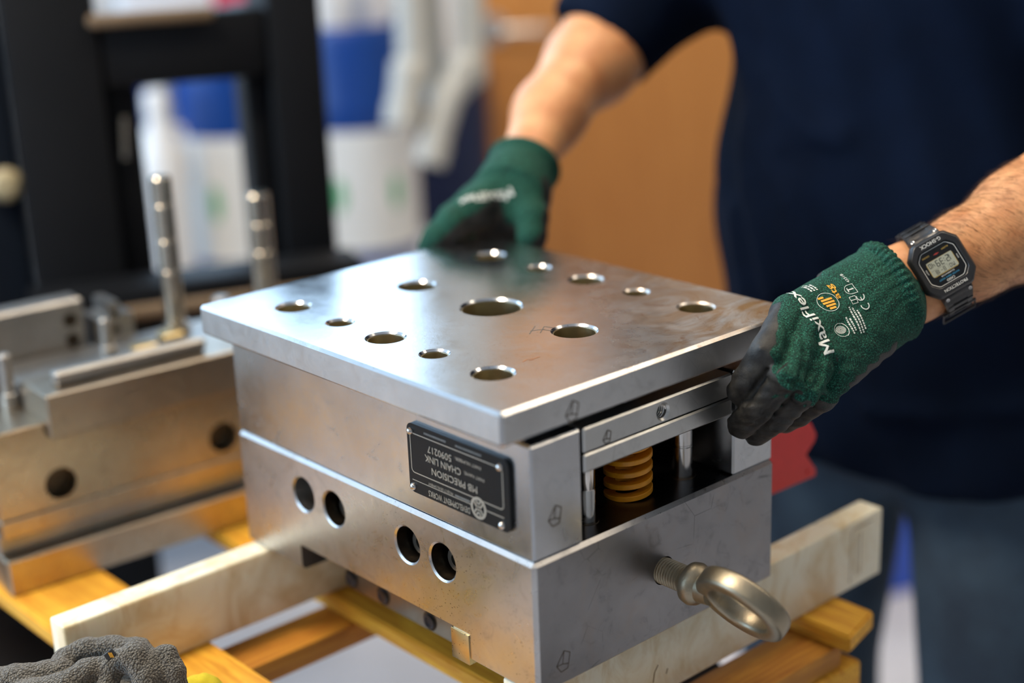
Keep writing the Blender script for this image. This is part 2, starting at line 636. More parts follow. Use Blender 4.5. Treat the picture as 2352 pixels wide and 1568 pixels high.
me = box_mesh(0, BX, 0, BY, -0.0997, 0, 0.0028, 1, angle=20)
for y in HY:
    cut.append(cyl_cutter((0, y, HZ), (1, 0, 0), [(0.0, -0.01), (0.0155, -0.01), (0.0155, 0.0), (0.0140, 0.0012), (0.0140, 0.034), (0.0, 0.034)]))
cut.append(box_mesh(-0.01, BX + 0.01, 0.0885, 0.281, -0.12, -0.0775))
cut.append(cyl_cutter((0.1255, 0, -0.0488), (0, 1, 0), [(0.0, -0.01), (0.0108, -0.01), (0.0108, 0.03), (0.0, 0.03)]))
M_FRONT = steel('scuffed_front_steel', (0.30, 0.30, 0.31), 0.40, 0.5, 0.10, (1, 1, 1), 0.10, 0.0, 0.9)
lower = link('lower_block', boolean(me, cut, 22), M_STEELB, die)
lower.data.materials.append(M_FRONT)          # the front face is scuffed, darker and rougher than the others
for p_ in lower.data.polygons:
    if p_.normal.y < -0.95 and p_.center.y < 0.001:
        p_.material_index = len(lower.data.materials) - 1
lower.data.materials.append(M_CAP)           # its upper face is dark; channel walls darkened in place of shade
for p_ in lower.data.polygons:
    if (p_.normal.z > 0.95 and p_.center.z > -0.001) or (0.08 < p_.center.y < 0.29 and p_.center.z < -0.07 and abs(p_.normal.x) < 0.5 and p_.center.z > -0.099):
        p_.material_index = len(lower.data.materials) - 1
for i, y in enumerate(HY):
    if i == 0:
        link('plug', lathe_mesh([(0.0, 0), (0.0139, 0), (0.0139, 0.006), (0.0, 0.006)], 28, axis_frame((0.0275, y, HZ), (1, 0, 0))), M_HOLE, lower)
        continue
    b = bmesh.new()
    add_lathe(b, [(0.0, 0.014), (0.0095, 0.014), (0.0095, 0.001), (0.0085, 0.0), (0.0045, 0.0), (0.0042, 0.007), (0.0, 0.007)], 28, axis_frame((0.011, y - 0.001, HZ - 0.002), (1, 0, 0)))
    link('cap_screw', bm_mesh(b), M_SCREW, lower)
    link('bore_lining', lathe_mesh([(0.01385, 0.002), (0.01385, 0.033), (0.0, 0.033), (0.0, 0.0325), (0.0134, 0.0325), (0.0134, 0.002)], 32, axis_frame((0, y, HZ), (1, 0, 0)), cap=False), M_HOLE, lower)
# bolster bar hanging inside the channel, with bolts
bolster = link('bolster', box_mesh(0.030, 0.205, 0.0895, 0.266, -0.1195, -0.0782, 0.001), steel('bolster_steel', (0.32, 0.27, 0.20), 0.35, 0.4, 0.2), die)
for y in (0.257, 0.214, 0.155):
    link('counterbore', lathe_mesh([(0.0, 0), (0.008, 0), (0.008, 0.0006), (0.0, 0.0006)], 24, axis_frame((0.0296, y, -0.1105), (1, 0, 0))), M_HOLE, bolster)
    link('bolt', lathe_mesh([(0.0, -0.001), (0.003, -0.001), (0.0034, -0.0018), (0.0055, -0.0018), (0.006, -0.001), (0.006, 0.001), (0.0, 0.001)], 20, axis_frame((0.0296, y, -0.1105), (1, 0, 0))), M_CAP, bolster)
link('key_block', box_mesh(-0.0012, 0.05, 0.0708, 0.0905, -0.1025, -0.0785, 0.0006), M_GOLDKEY, die)

# ---- two risers
RISER = []
for x0, x1 in ((0.0015, 0.0472), (0.203, 0.2485)):
    RISER.append(link('riser', box_mesh(x0, x1, 0.0012, BY - 0.0012, 0.0004, 0.0830, 0.0016, 1), M_STEEL, die))
# punch block inside, carrying the top plate
link('punch_block', box_mesh(0.06, 0.19, 0.085, 0.30, 0.0003, 0.0905, 0.001), plain('shade_black_block', (0.006, 0.006, 0.006), 0.9, spec=0.05), die)  # near-black colour stands in for shade in the gap below the plate

# ---- stripper bars between the risers
ub = box_mesh(0.0492, 0.2010, 0.0008, 0.060, 0.0640, 0.0822, 0.0013, 1)
ub = boolean(ub, [cyl_cutter((0.1266, 0, 0.0728), (0, 1, 0), [(0.0, -0.01), (0.0068, -0.01), (0.0068, 0.0008), (0.0052, 0.0024), (0.0052, 0.035), (0.0, 0.035)], 32)], 30)
upbar = link('stripper_bar', ub, M_BAR, die)
b = bmesh.new()
helix = []
for i in range(24 * 9):
    a = 2 * math.pi * i / 24
    helix.append((0.1266 + 0.0052 * math.cos(a), 0.0035 + 0.0017 * i / 24, 0.0728 + 0.0052 * math.sin(a)))
sweep(b, helix, [(0.0006, 0), (0, 0.0006), (-0.0006, 0), (0, -0.0006)])
link('thread', bm_mesh(b), M_PIN, upbar)
link('stripper_bar', box_mesh(0.0490, 0.2010, 0.0004, 0.060, 0.0500, 0.0634, 0.0013, 1), M_BAR, die)

# ---- pins and spring
for (x, y, r) in ((0.0735, 0.0245, 0.0062), (0.1796, 0.031, 0.0080)):
    p = link('guide_pin', lathe_mesh([(0, -0.004), (r, -0.004), (r, 0.024), (r * 0.955, 0.0245), (r * 0.955, 0.0255), (r, 0.026), (r, 0.056), (0, 0.056)], 32, axis_frame((x, y, 0), (0, 0, 1))), M_PIN, die)
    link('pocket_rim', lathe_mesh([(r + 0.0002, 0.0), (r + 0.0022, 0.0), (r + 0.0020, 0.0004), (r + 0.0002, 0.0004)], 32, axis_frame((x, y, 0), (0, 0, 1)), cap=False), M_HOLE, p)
M_SPRING = plain('orange_spring_paint', (0.78, 0.31, 0.012), 0.36, 0.0, 0.25, 120, 0.1)
b = bmesh.new()
path, fr = [], []
turns, z0, z1, rs = 6.6, -0.0005, 0.060, 0.0136
sc_ = Vector((0.1285, 0.0375, 0))
for i in range(int(turns * 40) + 1):
    a = 2 * math.pi * i / 40 + 2.1
    t = i / (turns * 40)
    path.append(sc_ + Vector((rs * math.cos(a), rs * math.sin(a), z0 + (z1 - z0) * t)))
    fr.append((Vector((math.cos(a), math.sin(a), 0)), Vector((0, 0, 1))))
sec = [(-0.0042, -0.0017), (0.0038, -0.0020), (0.0044, -0.0015), (0.0044, 0.0015), (0.0038, 0.0020), (-0.0042, 0.0017)]
sweep(b, path, sec, frames=fr)
spring = link('die_spring', bm_mesh(b, angle=40), M_SPRING, die)
spring['label'] = 'orange coil spring'

# ---- top plate
PX0, PX1, PY0, PY1, PZ0, PZ1 = -0.0257, 0.2757, -0.0031, 0.3591, 0.0907, 0.1145
CX, CY = 0.125, 0.178
holes = [(CX, CY, 0.0232)]
for s in (-1, 1):
    for dy, r in ((0.1187, 0.0135), (0.0564, 0.0098), (0, 0.0138), (-0.0564, 0.0098), (-0.1187, 0.0140)):
        holes.append((CX + s * 0.1024, CY + dy, r if s < 0 else r * 0.97))
holes += [(CX, CY + 0.092, 0.0150), (CX, CY - 0.092, 0.0160)]
me = box_mesh(PX0, PX1, PY0, PY1, PZ0, PZ1, 0.0022, 1, angle=25)
cut = [lathe_mesh([(0, PZ0 - 0.01), (r, PZ0 - 0.01), (r, PZ1 - 0.0016), (r + 0.0022, PZ1 + 0.0006), (r + 0.0022, PZ1 + 0.01), (0, PZ1 + 0.01)], 56, Matrix.Translation((x, y, 0))) for x, y, r in holes]
plate = link('top_plate', boolean(me, cut, 28), M_TOP, die)
M_SIDE = steel('milled_plate_edge', (0.58, 0.59, 0.59), 0.36, 0.3, 0.05, (1, 1, 6), 0.06)
plate.data.materials.append(M_SIDE)          # sawn and milled edges are satin, the two faces are ground
for p_ in plate.data.polygons:
    if abs(p_.normal.z) < 0.3 and (abs(p_.normal.x) > 0.95 or abs(p_.normal.y) > 0.95) and p_.area > 0.002:
        p_.material_index = len(plate.data.materials) - 1
plate['label'] = 'drilled steel top plate with rust stains'
M_BORE = steel('bore_steel', (0.52, 0.43, 0.25), 0.34, 0.3, 0.2, (1, 1, 8), 0.1)
for x, y, r in holes:
    link('hole_lining', lathe_mesh([(r - 0.0001, PZ0 + 0.0005), (r - 0.0001, PZ1 - 0.0022), (r - 0.0006, PZ1 - 0.0022), (r - 0.0006, PZ0 + 0.0005)], 48, Matrix.Translation((x, y, 0)), cap=False), M_BORE, plate)
# chip left in one hole
link('metal_chip', box_mesh(-0.006, 0.006, -0.003, 0.003, 0, 0.004, 0.001, 1, Matrix.Translation((CX - 0.010, CY - 0.086, 0.098)) @ Matrix.Rotation(0.6, 4, 'Z')), M_BORE, plate)

# ink and etching marks: small triangles/hooks stamped on plate and blocks
M_INK = plain('ink_mark', (0.09, 0.07, 0.05), 0.6)


def mark(strokes, o, ax, ay, s, w, parent, mat=M_INK):
    """strokes: polylines in a unit square, drawn as thin raised ribbons"""
    bm = bmesh.new()
    ax, ay = Vector(ax), Vector(ay)
    az = ax.cross(ay)
    for st_ in strokes:
        for (a, b_), (c, d) in zip(st_, st_[1:]):
            p, q = Vector((a, b_)), Vector((c, d))
            t = (q - p).normalized()
            n_ = Vector((-t.y, t.x)) * (w / s * 0.5)
            vs = []
            for k in (p - n_, q - n_, q + n_, p + n_):
                vs.append(bm.verts.new(Vector(o) + (ax * k.x + ay * k.y) * s + az * 0.00012))
            bm.faces.new(vs)
    return link('pen_mark', bm_mesh(bm), mat, parent)


TRI = [[(0.35, 0.0), (0.1, 0.35), (0.55, 0.95), (0.9, 0.75), (0.8, 0.25), (0.45, 0.35), (0.55, 0.95)], [(0.35, 0.0), (0.75, 0.05), (0.8, 0.25)], [(0.1, 0.35), (0.45, 0.35)]]
mark(TRI, (0.028, PY0, 0.0925), (1, 0, 0), (0, 0, 1), 0.015, 0.0009, plate)
mark(TRI, (0.014, 0.0012, 0.0215), (1, 0, 0), (0, 0, 1), 0.015, 0.0009, RISER[0])
mark(TRI, (0.016, 0, -0.088), (1, 0, 0), (0, 0, 1), 0.016, 0.0007, lower)
mark(TRI, (0.066, 0.0008, 0.0655), (1, 0, 0), (0, 0, 1), 0.010, 0.0008, upbar)
mark([[(0, 0), (0.3, 0.9)], [(0.05, 0.35), (0.6, 0.45)], [(0.4, 0.05), (0.62, 0.8)], [(0.62, 0.8), (0.95, 0.55)], [(0.5, 0.45), (0.85, 0.2)]], (0.098, 0.105, PZ1), (0.8, -0.6, 0), (0.6, 0.8, 0), 0.020, 0.0007, plate)
mark([[(0, 0), (0.2, 0.25), (0.45, 0.3), (0.8, 0.55)], [(0.3, 0.1), (0.5, 0.2)]], (0.052, 0.062, PZ1), (0.8, -0.6, 0), (0.6, 0.8, 0), 0.016, 0.0010, plate, plain('rust_scratch', (0.30, 0.12, 0.04), 0.7))

# ---- name plate on the riser (text reads upside down, as mounted)
NY0, NY1, NZ0, NZ1 = 0.0198, 0.1276, 0.0165, 0.0692
M_NP = plain('black_name_plate', (0.008, 0.009, 0.010), 0.42, 0.0, 0.2, 60, spec=0.18)
M_NPL = plain('name_plate_lettering', (0.42, 0.41, 0.36), 0.35, 0.6)
npb = bmesh.new()
add_box(npb, -0.0014, 0.0016, NY0, NY1, NZ0, NZ1)
vert_edges = [e for e in npb.edges if abs(e.verts[0].co.x - e.verts[1].co.x) > 0.001]
bmesh.ops.bevel(npb, geom=vert_edges, offset=0.0055, segments=6, profile=0.5, affect='EDGES')
np_ob = link('name_plate', bm_mesh(npb), M_NP, die)
np_ob['label'] = 'black name plate with silver lettering mounted upside down'
NPX = -0.00155


def np_text(s, y_start, y_end, z, h, bold=0.0):
    me_ = text_mesh(s, w=abs(y_end - y_start), h=h, bold=bold)
    me_.transform(frame_matrix((NPX, y_start, z), (0, 1, 0), (0, 0, -1), (-1, 0, 0)))
    return link('lettering', me_, M_NPL, np_ob)


def np_line(pts, w, closed=False):
    bm = bmesh.new()
    P = [Vector((NPX, a, b_)) for a, b_ in pts]
    sweep(bm, P, [(-w / 2, -0.00005), (w / 2, -0.00005), (w / 2, 0.00005), (-w / 2, 0.00005)], closed=closed,
          frames=[(Vector((0, *n_)), Vector((1, 0, 0))) for n_ in line_normals(pts, closed)])
    return link('border_line', bm_mesh(bm), M_NPL, np_ob)


def line_normals(pts, closed):
    out = []
    n_ = len(pts)
    for i in range(n_):
        a = pts[i - 1] if (i > 0 or closed) else pts[i]
        b_ = pts[(i + 1) % n_] if (i < n_ - 1 or closed) else pts[i]
        t = Vector((b_[0] - a[0], b_[1] - a[1])).normalized()
        out.append((-t.y, t.x))
    return out


LOGO = (0.0520, 0.0258)
np_text('DEVELOPMENT WORKS', 0.0612, 0.1060, 0.0230, 0.0044, 0.01)
np_text('PROJECT DEVELOPMENT', 0.0790, 0.1060, 0.0290, 0.0020)
np_text('MB PRECISION', 0.0525, 0.1010, 0.0412, 0.0050, 0.012)
np_text('PART NAME:', 0.0450, 0.0660, 0.0490, 0.0024)
np_text('CHAIN LINK', 0.0690, 0.1080, 0.0496, 0.0050, 0.012)
np_text('PART NUMBER:', 0.0480, 0.0750, 0.0570, 0.0024)
np_text('5090217', 0.0785, 0.1045, 0.0570, 0.0050, 0.008)
M_NPL2 = M_NPL
# frame lines
def rounded(y0, y1, z0, z1, r):
    pts = []
    for cy_, cz_, a0 in ((y1 - r, z1 - r, 0), (y0 + r, z1 - r, 90), (y0 + r, z0 + r, 180), (y1 - r, z0 + r, 270)):
        for k in range(6):
            a = math.radians(a0 + k * 18)
            pts.append((cy_ + r * math.cos(a), cz_ + r * math.sin(a)))
    return pts


np_line(rounded(0.0262, 0.1240, 0.0322, 0.0620, 0.003), 0.0007, True)
np_line([(0.0262, 0.0265), (0.0440, 0.0265)], 0.0007)
np_line([(0.0600, 0.0262), (0.1240, 0.0262)], 0.0005)
lg = bmesh.new()
sweep(lg, [(NPX - 0.00012, LOGO[0] + 0.0070 * math.cos(a * math.pi / 16), LOGO[1] + 0.0070 * math.sin(a * math.pi / 16)) for a in range(32)],
      [(-0.0011, -0.0001), (0.0011, -0.0001), (0.0011, 0.0001), (-0.0011, 0.0001)], closed=True,
      frames=[(Vector((0, math.cos(a * math.pi / 16), math.sin(a * math.pi / 16))), Vector((1, 0, 0))) for a in range(32)])
for ang in (35, -35):
    for off in (-0.0013, 0.0013):
        Mr = Matrix.Translation((NPX - 0.00012, LOGO[0], LOGO[1])) @ Matrix.Rotation(math.radians(ang), 4, 'X')
        add_box(lg, -0.0001, 0.0001, off - 0.0007, off + 0.0007, -0.0062, 0.0062, 0, 1, Mr)
link('emblem', bm_mesh(lg), M_NPL, np_ob)
fp = bmesh.new()
frnd = random.Random(5)
for y0_, y1_, z_ in ((0.0612, 0.0770, 0.0270), (0.0470, 0.0740, 0.0645), (0.0840, 0.1080, 0.0645)):
    y_ = y0_
    while y_ < y1_:
        l_ = 0.0006 + 0.0008 * frnd.random()
        add_box(fp, NPX - 0.00005, NPX + 0.00005, y_, min(y_ + l_, y1_), z_, z_ + 0.0016)
        y_ += l_ + 0.0004
link('fine_print', bm_mesh(fp), plain('worn_lettering', (0.16, 0.16, 0.15), 0.5), np_ob)['kind'] = 'stuff'
rv = lathe_mesh([(0.0, 0.0026), (0.0012, 0.0024), (0.0024, 0.0015), (0.0030, 0.0), (0.0030, -0.0004), (0, -0.0004)], 20, axis_frame((0, 0, 0), (-1, 0, 0)))
for y, z in ((0.0285, 0.0206), (0.1236, 0.0207), (0.0285, 0.0625), (0.1236, 0.0630)):
    link('rivet', rv, M_PIN, np_ob, (-0.0015, y, z))

# ---- eyebolt screwed into the front face
EC = Vector((0.1255, 0, -0.0488))
eye_b = bmesh.new()
add_lathe(eye_b, [(0, 0), (0.0125, 0.0), (0.0150, 0.0015), (0.0158, 0.0055), (0.0145, 0.0095), (0.0115, 0.0125), (0.0105, 0.022), (0, 0.022)], 36, axis_frame(EC + Vector((0, -0.0245, 0)), (0, -1, 0)))
al = math.radians(54)
en = Vector((math.sin(al), 0, math.cos(al)))
e1 = Vector((0, -1, 0))
e2 = en.cross(e1)
rc = EC + Vector((0, -0.0730, 0))
R0_ = 0.0285
path = [rc + (e1 * math.cos(2 * math.pi * i / 64) + e2 * math.sin(2 * math.pi * i / 64)) * R0_ for i in range(64)]
fr = [((e1 * math.cos(2 * math.pi * i / 64) + e2 * math.sin(2 * math.pi * i / 64)), en) for i in range(64)]
se = []
for i in range(20):
    a = 2 * math.pi * i / 20
    ca, sa = math.cos(a), math.sin(a)
    se.append((0.0064 * math.copysign(abs(ca) ** 0.5, ca), 0.0078 * math.copysign(abs(sa) ** 0.55, sa)))
eyeb = link('eyebolt', bm_mesh(eye_b), M_BRONZE, die)
eyeb['label'] = 'forged bronze-coloured eyebolt'
rb = bmesh.new()
sweep(rb, path, se, closed=True, frames=fr)
link('ring', bm_mesh(rb, angle=60), M_BRONZE, eyeb)
prof = [(0.0, -0.012)]
zz = -0.012
while zz < 0.0255:
    prof += [(0.0088, zz), (0.0100, zz + 0.0009), (0.0100, zz + 0.0012), (0.0088, zz + 0.0021)]
    zz += 0.0024
prof.append((0.0, zz))
link('threaded_shank', lathe_mesh(prof, 36, axis_frame(EC, (0, -1, 0)), angle=20), M_BRONZE, eyeb)

# red bracket plate bolted to the far side of the die
M_RED = plain('red_paint', (0.74, 0.030, 0.028), 0.42, 0.0, 0.12, 90, 0.08)
rp = [(0.262, 0.060), (0.300, 0.022), (0.3577, -0.0104), (0.3716, -0.0202), (0.3787, -0.0321), (0.3771, -0.0376), (0.3655, -0.0469), (0.3793, -0.0643), (0.3796, -0.0705), (0.318, -0.0690), (0.262, -0.0600)]
b = bmesh.new()
f0 = [b.verts.new((x, 0.057, z)) for x, z in rp]
f1_ = [b.verts.new((x, 0.063, z)) for x, z in rp]
b.faces.new(f0)
b.faces.new(f1_[::-1])
for i in range(len(rp)):
    j = (i + 1) % len(rp)
    b.faces.new((f0[i], f1_[i], f1_[j], f0[j]))
bmesh.ops.recalc_face_normals(b, faces=b.faces)
bmesh.ops.bevel(b, geom=list(b.edges), offset=0.0006, segments=1, affect='EDGES')
add_box(b, 0.2502, 0.264, 0.050, 0.07, -0.058, 0.06, 0.001)
red = bm_mesh(b)
red = boolean(red, [lathe_mesh([(0, -0.02), (0.0018, -0.02), (0.0018, 0.02), (0, 0.02)], 20, axis_frame((0.3673, 0.06, -0.063), (0, 1, 0)))], 30)
rob = link('side_bracket', red, M_RED, die)
rob['label'] = 'red painted notched bracket plate'

# ------------------------------------------------------------------ pallet, strips
M_WA = wood('pallet_wood_bright', (0.58, 0.235, 0.012), (0.90, 0.50, 0.045), (14, 1, 14))
M_WB = wood('pallet_wood_brown', (0.38, 0.13, 0.010), (0.62, 0.28, 0.030), (1, 14, 14))
pal = empty('pallet', (0.13, 0.4, -0.268), 'worn orange-brown wooden pallet carrying both dies', 'pallet')
BT = -0.162
boards = [(-0.147, -0.060, -0.03, 0.93), (0.057, 0.150, -0.03, 0.93), (0.307, 0.357, -0.034, 0.93), (-0.34, -0.25, 0.10, 0.93)]
for i, (x0, x1, y0, y1) in enumerate(boards):
    bm = bmesh.new()
    add_box(bm, x0, x1, y0, y1, BT - 0.016, BT)
    if i == 2:      # chewed corner
        for v_ in bm.verts:
            if v_.co.x > 0.35 and v_.co.y < 0:
                v_.co.y += 0.012
    bmesh.ops.bevel(bm, geom=list(bm.edges), offset=0.002, segments=2, affect='EDGES')
    link('deck_board', bm_mesh(bm), M_WA, pal)
for y0, y1 in ((-0.019, 0.030), (0.298, 0.345), (0.86, 0.905)):
    link('stringer', box_mesh(-0.42, 0.318, y0, y1, BT - 0.037, BT - 0.0162, 0.002), M_WB, pal)
for (x, y) in ((0.280, -0.024), (0.270, 0.86), (-0.40, 0.86), (-0.40, 0.298), (0.270, 0.298), (-0.14, -0.018), (-0.14, 0.86)):
    link('pallet_block', box_mesh(x, x + 0.06, y, y + 0.045, BT - 0.106, BT - 0.0375, 0.004), M_WA, pal)

n = N('white_plastic_strip')
s1 = n.noise(n.coord(scale=(1, 1, 0.6), rot=(0, 0.6, 0)), 26, 5, 0.65, 1.5)
s2 = n.noise(n.coord(scale=(1, 1, 3)), 70, 4, 0.6, 0.6)
c = n.mix(n.ramp(s1, [(0.42, 0.0), (0.72, 0.8)]), (0.84, 0.79, 0.62), (0.60, 0.43, 0.18))
c = n.mix(n.ramp(s2, [(0.70, 0.0), (0.80, 0.5)]), c, (0.22, 0.15, 0.07))
n.set(base=c, rough=0.42, sss=0.25, ssss=0.01, sssr=(1.0, 0.8, 0.5), normal=n.bump(s2, 0.08, 0.001))
M_STRIP = n.m
st1 = empty('support_strip', (-0.09, 0.34, BT), 'white plastic support strip with free end beside the grey rag', 'support strip', 'white strips under the die')
link('body', box_mesh(-0.184, 0.27, 0.333, 0.357, BT + 0.0002, -0.1000, 0.0022, 3), M_STRIP, st1)
st2 = empty('support_strip', (0.2, 0.026, BT), 'white plastic support strip under the eyebolt with a dirty marked end', 'support strip', 'white strips under the die')
bm = bmesh.new()
add_box(bm, 0.002, 0.4185, 0.015, 0.039, BT + 0.0002, -0.1000, 0.0016, 2)
st2b = bm_mesh(bm)
st2b = boolean(st2b, [box_mesh(0.372, 0.374, 0.034, 0.045, -0.103, -0.09), box_mesh(0.352, 0.356, 0.036, 0.045, -0.1015, -0.09)], 30)
s2o = link('body', st2b, M_STRIP, st2)
# grubby stamped frame at its end
M_GRUB = plain('grime', (0.25, 0.17, 0.08), 0.7, 0.0, 0.4, 80)
gm = mark([[(0, 0), (0, 1.0), (0.06, 1.07), (0.65, 1.07)], [(0.18, 0.1), (0.18, 0.95)], [(0.30, 0.1), (0.30, 0.95)]], (0.374, 0.015, BT + 0.006), (1, 0, 0), (0, 0, 1), 0.046, 0.0010, s2o, M_GRUB)
gm.name = 'stamped_frame'
mark([[(0, 0), (0.1, 0.5), (0.35, 0.8)], [(0.9, 0.1), (1.0, 0.35)]], (0.129, 0.015, -0.148), (1, 0, 0), (0, 0, 1), 0.016, 0.0012, s2o, M_GRUB).name = 'dirt_mark'

# ------------------------------------------------------------------ second die, open, behind
LP = Vector((-0.144, 0.530, 0))
LA = math.radians(-3.9)
LM = Matrix.Translation(LP) @ Matrix.Rotation(LA, 4, 'Z')
M_LST = steel('warm_die_steel', (0.47, 0.39, 0.29), 0.30, 0.4, 0.25, (1, 8, 8), 0.06)
M_LSG = steel('grey_die_steel', (0.40, 0.39, 0.37), 0.40, 0.4, 0.1, (1, 1, 1), 0.06)
ld = empty('lower_die_half', LM @ Vector((0.2, 0.13, BT)), 'open lower half of a steel die with upright guide posts behind the bright die', 'stamping die')


def lbox(name, s0, s1, t0, t1, z0, z1, mat=None, bev=0.0015, parent=None):
    return link(name, box_mesh(s0, s1, t0, t1, z0, z1, bev, 1, LM), mat or M_LST, parent or ld)


LEN = 0.43
lbox('base_plate', 0.0, LEN, 0.0, 0.175, BT + 0.0002, -0.128)
lbox('channel_web', 0.0, LEN, 0.016, 0.165, -0.1279, -0.1082, M_LSG)
lbox('ledge_plate', 0.0, LEN, 0.0, 0.175, -0.1080, -0.0902)
me = box_mesh(0.0, LEN, 0.0, 0.175, -0.0900, -0.0095, 0.0015, 1, LM)
cut = [lathe_mesh([(0, -0.01), (0.0145, -0.01), (0.0145, 0.03), (0, 0.03)], 32, LM @ axis_frame((s, 0, -0.0685), (0, 1, 0))) for s in (0.057, 0.217)]
cut.append(box_mesh(0.0495, LEN + 0.01, -0.01, 0.05, -0.0235, 0.0, 0, 1, LM))
lblk = link('die_block', boolean(me, cut, 25), M_LST, ld)
for s in (0.057, 0.217):
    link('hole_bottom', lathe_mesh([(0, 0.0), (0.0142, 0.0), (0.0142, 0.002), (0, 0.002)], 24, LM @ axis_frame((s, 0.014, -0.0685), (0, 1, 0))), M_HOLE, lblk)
lbox('inset_block', 0.0500, LEN - 0.002, -0.011, 0.0495, -0.0228, 0.0175, steel('inset_steel', (0.44, 0.39, 0.32), 0.34, 0.4, 0.15))
lbox('upper_plate', 0.052, LEN, 0.0505, 0.128, -0.0094, 0.0100, M_LSG)
lbox('locating_bar', 0.066, 0.212, 0.004, 0.018, 0.0177, 0.0310, M_LSG, 0.003)
lbox('rear_block', 0.002, 0.150, 0.135, 0.165, -0.0094, 0.0560, M_LSG, 0.003)
for i, (s, z) in enumerate(((0.135, 0.036), (0.135, 0.016), (0.03, 0.030), (0.03, 0.012))):
    link('bolt_hole', lathe_mesh([(0, 0), (0.007, 0), (0.007, 0.001), (0, 0.001)], 20, LM @ axis_frame((s, 0.1345, z), (0, 1, 0))), M_HOLE, ld)
b = bmesh.new()
add_box(b, 0.158, 0.196, 0.1285, 0.165, -0.0094, 0.047)
ed = [e for e in b.edges if all(v_.co.z > 0.04 for v_ in e.verts) and abs(e.verts[0].co.y - e.verts[1].co.y) > 0.01]
bmesh.ops.bevel(b, geom=ed, offset=0.014, segments=6, affect='EDGES')
bmesh.ops.transform(b, matrix=LM, verts=b.verts)
rnd_b = link('rounded_block', bm_mesh(b), M_LSG, ld)
for z in (0.035, 0.019):
    link('bolt_hole', lathe_mesh([(0, 0), (0.004, 0), (0.004, 0.001), (0, 0.001)], 16, LM @ axis_frame((0.177, 0.128, z), (0, 1, 0))), M_HOLE, rnd_b)


def post(name, s, t, z0, z1, r, mat=M_LSG, groove=()):
    prof = [(0, z0), (r * 1.35, z0), (r * 1.35, z0 + 0.012), (r, z0 + 0.013)]
    for g_ in groove:
        prof += [(r, g_), (r * 0.94, g_ + 0.0008), (r * 0.94, g_ + 0.0022), (r, g_ + 0.003)]
    prof += [(r, z1 - 0.002), (r - 0.0015, z1), (0, z1)]
    return link(name, lathe_mesh(prof, 28, LM @ Matrix.Translation((s, t, 0))), mat, ld)


M_POST = steel('guide_post_steel', (0.50, 0.47, 0.41), 0.22, 0.4, 0.2)
post('guide_post', 0.226, 0.097, 0.0101, 0.168, 0.0102, M_POST, (0.075, 0.105, 0.14))
post('guide_post', 0.356, 0.153, -0.0094, 0.122, 0.0128, M_POST, (0.06, 0.09))
post('dowel_pin', 0.144, 0.072, 0.0101, 0.050, 0.0058, M_LSG)
post('dowel_pin', 0.044, 0.064, -0.0094, 0.040, 0.0058, M_LSG)
post('dowel_pin', 0.300, 0.145, -0.0094, 0.022, 0.009, M_LSG)
lbox('small_block', 0.20, 0.222, 0.07, 0.09, 0.0101, 0.020, M_GOLDKEY, 0.002)
lbox('small_block', 0.165, 0.19, 0.06, 0.075, 0.0101, 0.018, M_GOLDKEY, 0.002)

# ------------------------------------------------------------------ lift carrying the pallet
nk = N('black_lift_paint')
kn = nk.noise(nk.coord(), 9, 4)
nk.set(base=nk.mix(kn, (0.002, 0.003, 0.005), (0.005, 0.006, 0.008)), rough=0.55, spec=0.18)
M_LIFT = nk.m
M_DRTY = plain('dirty_brown_rail', (0.16, 0.11, 0.065), 0.6, 0.0, 0.3, 15)
lift = empty('pallet_lift', room(0.25, 1.75, FLOOR), 'black steel lift frame with forks holding up the pallet', 'lift')


def kbox(name, u0, u1, v0, v1, z0, z1, mat=None, bev=0.006, parent=None):
    return link(name, rbox(u0, u1, v0, v1, z0, z1, bev), mat or M_LIFT, parent or lift)


kbox('mast_post', 0.062, 0.166, 1.80, 1.93, FLOOR + 0.02, 0.350)
kbox('mast_post', 0.362, 0.428, 1.80, 1.93, -0.30, 0.350)
kbox('inner_rail', 0.168, 0.206, 1.83, 1.90, -0.30, 0.285)
kbox('inner_rail', 0.333, 0.360, 1.83, 1.90, -0.30, 0.285)
kbox('crossbeam', 0.168, 0.360, 1.805, 1.85, 0.205, 0.286)
kbox('carriage_bar', 0.05, 0.44, 1.72, 1.79, -0.075, -0.012, M_LIFT)
kbox('carriage_bar', 0.05, 0.44, 1.70, 1.715, -0.045, -0.03, M_DRTY)
kbox('carriage_bar', -0.06, 0.60, 1.72, 1.79, -0.30, -0.20, M_LIFT)
kbox('rail_lip', 0.155, 0.300, 1.79, 1.803, 0.276, 0.292, M_DRTY)
for u0 in (-0.05, 0.50):
    kbox('fork', u0, u0 + 0.09, 0.62, 1.78, -0.300, -0.2685)
    kbox('fork_heel', u0, u0 + 0.09, 1.64, 1.71, -0.268, -0.06)
for u0 in (-0.40, 0.62):
    kbox('base_leg', u0, u0 + 0.08, 0.9, 1.95, FLOOR, FLOOR + 0.10)
kbox('base_block', -0.40, 0.70, 1.94, 2.02, FLOOR, FLOOR + 0.10)
# side of the lift: dark cover and a warning knob at the picture's edge
kbox('side_cover', -0.60, 0.060, 1.86, 1.96, FLOOR + 0.02, 0.345, plain('dark_blue_black_panel', (0.003, 0.007, 0.015), 0.6, spec=0.2))
link('knob', lathe_mesh([(0, 0), (0.018, 0), (0.02, 0.01), (0.012, 0.02), (0, 0.022)], 20, axis_frame(room(0.045, 1.86, 0.098), -VD)), plain('cream_knob', (0.42, 0.36, 0.22), 0.4), lift)
link('grease_fitting', lathe_mesh([(0, 0), (0.006, 0), (0.006, 0.05), (0, 0.052)], 14, axis_frame(room(0.182, 1.822, 0.12), (0.1, 0.0, 1))), M_POST, lift)

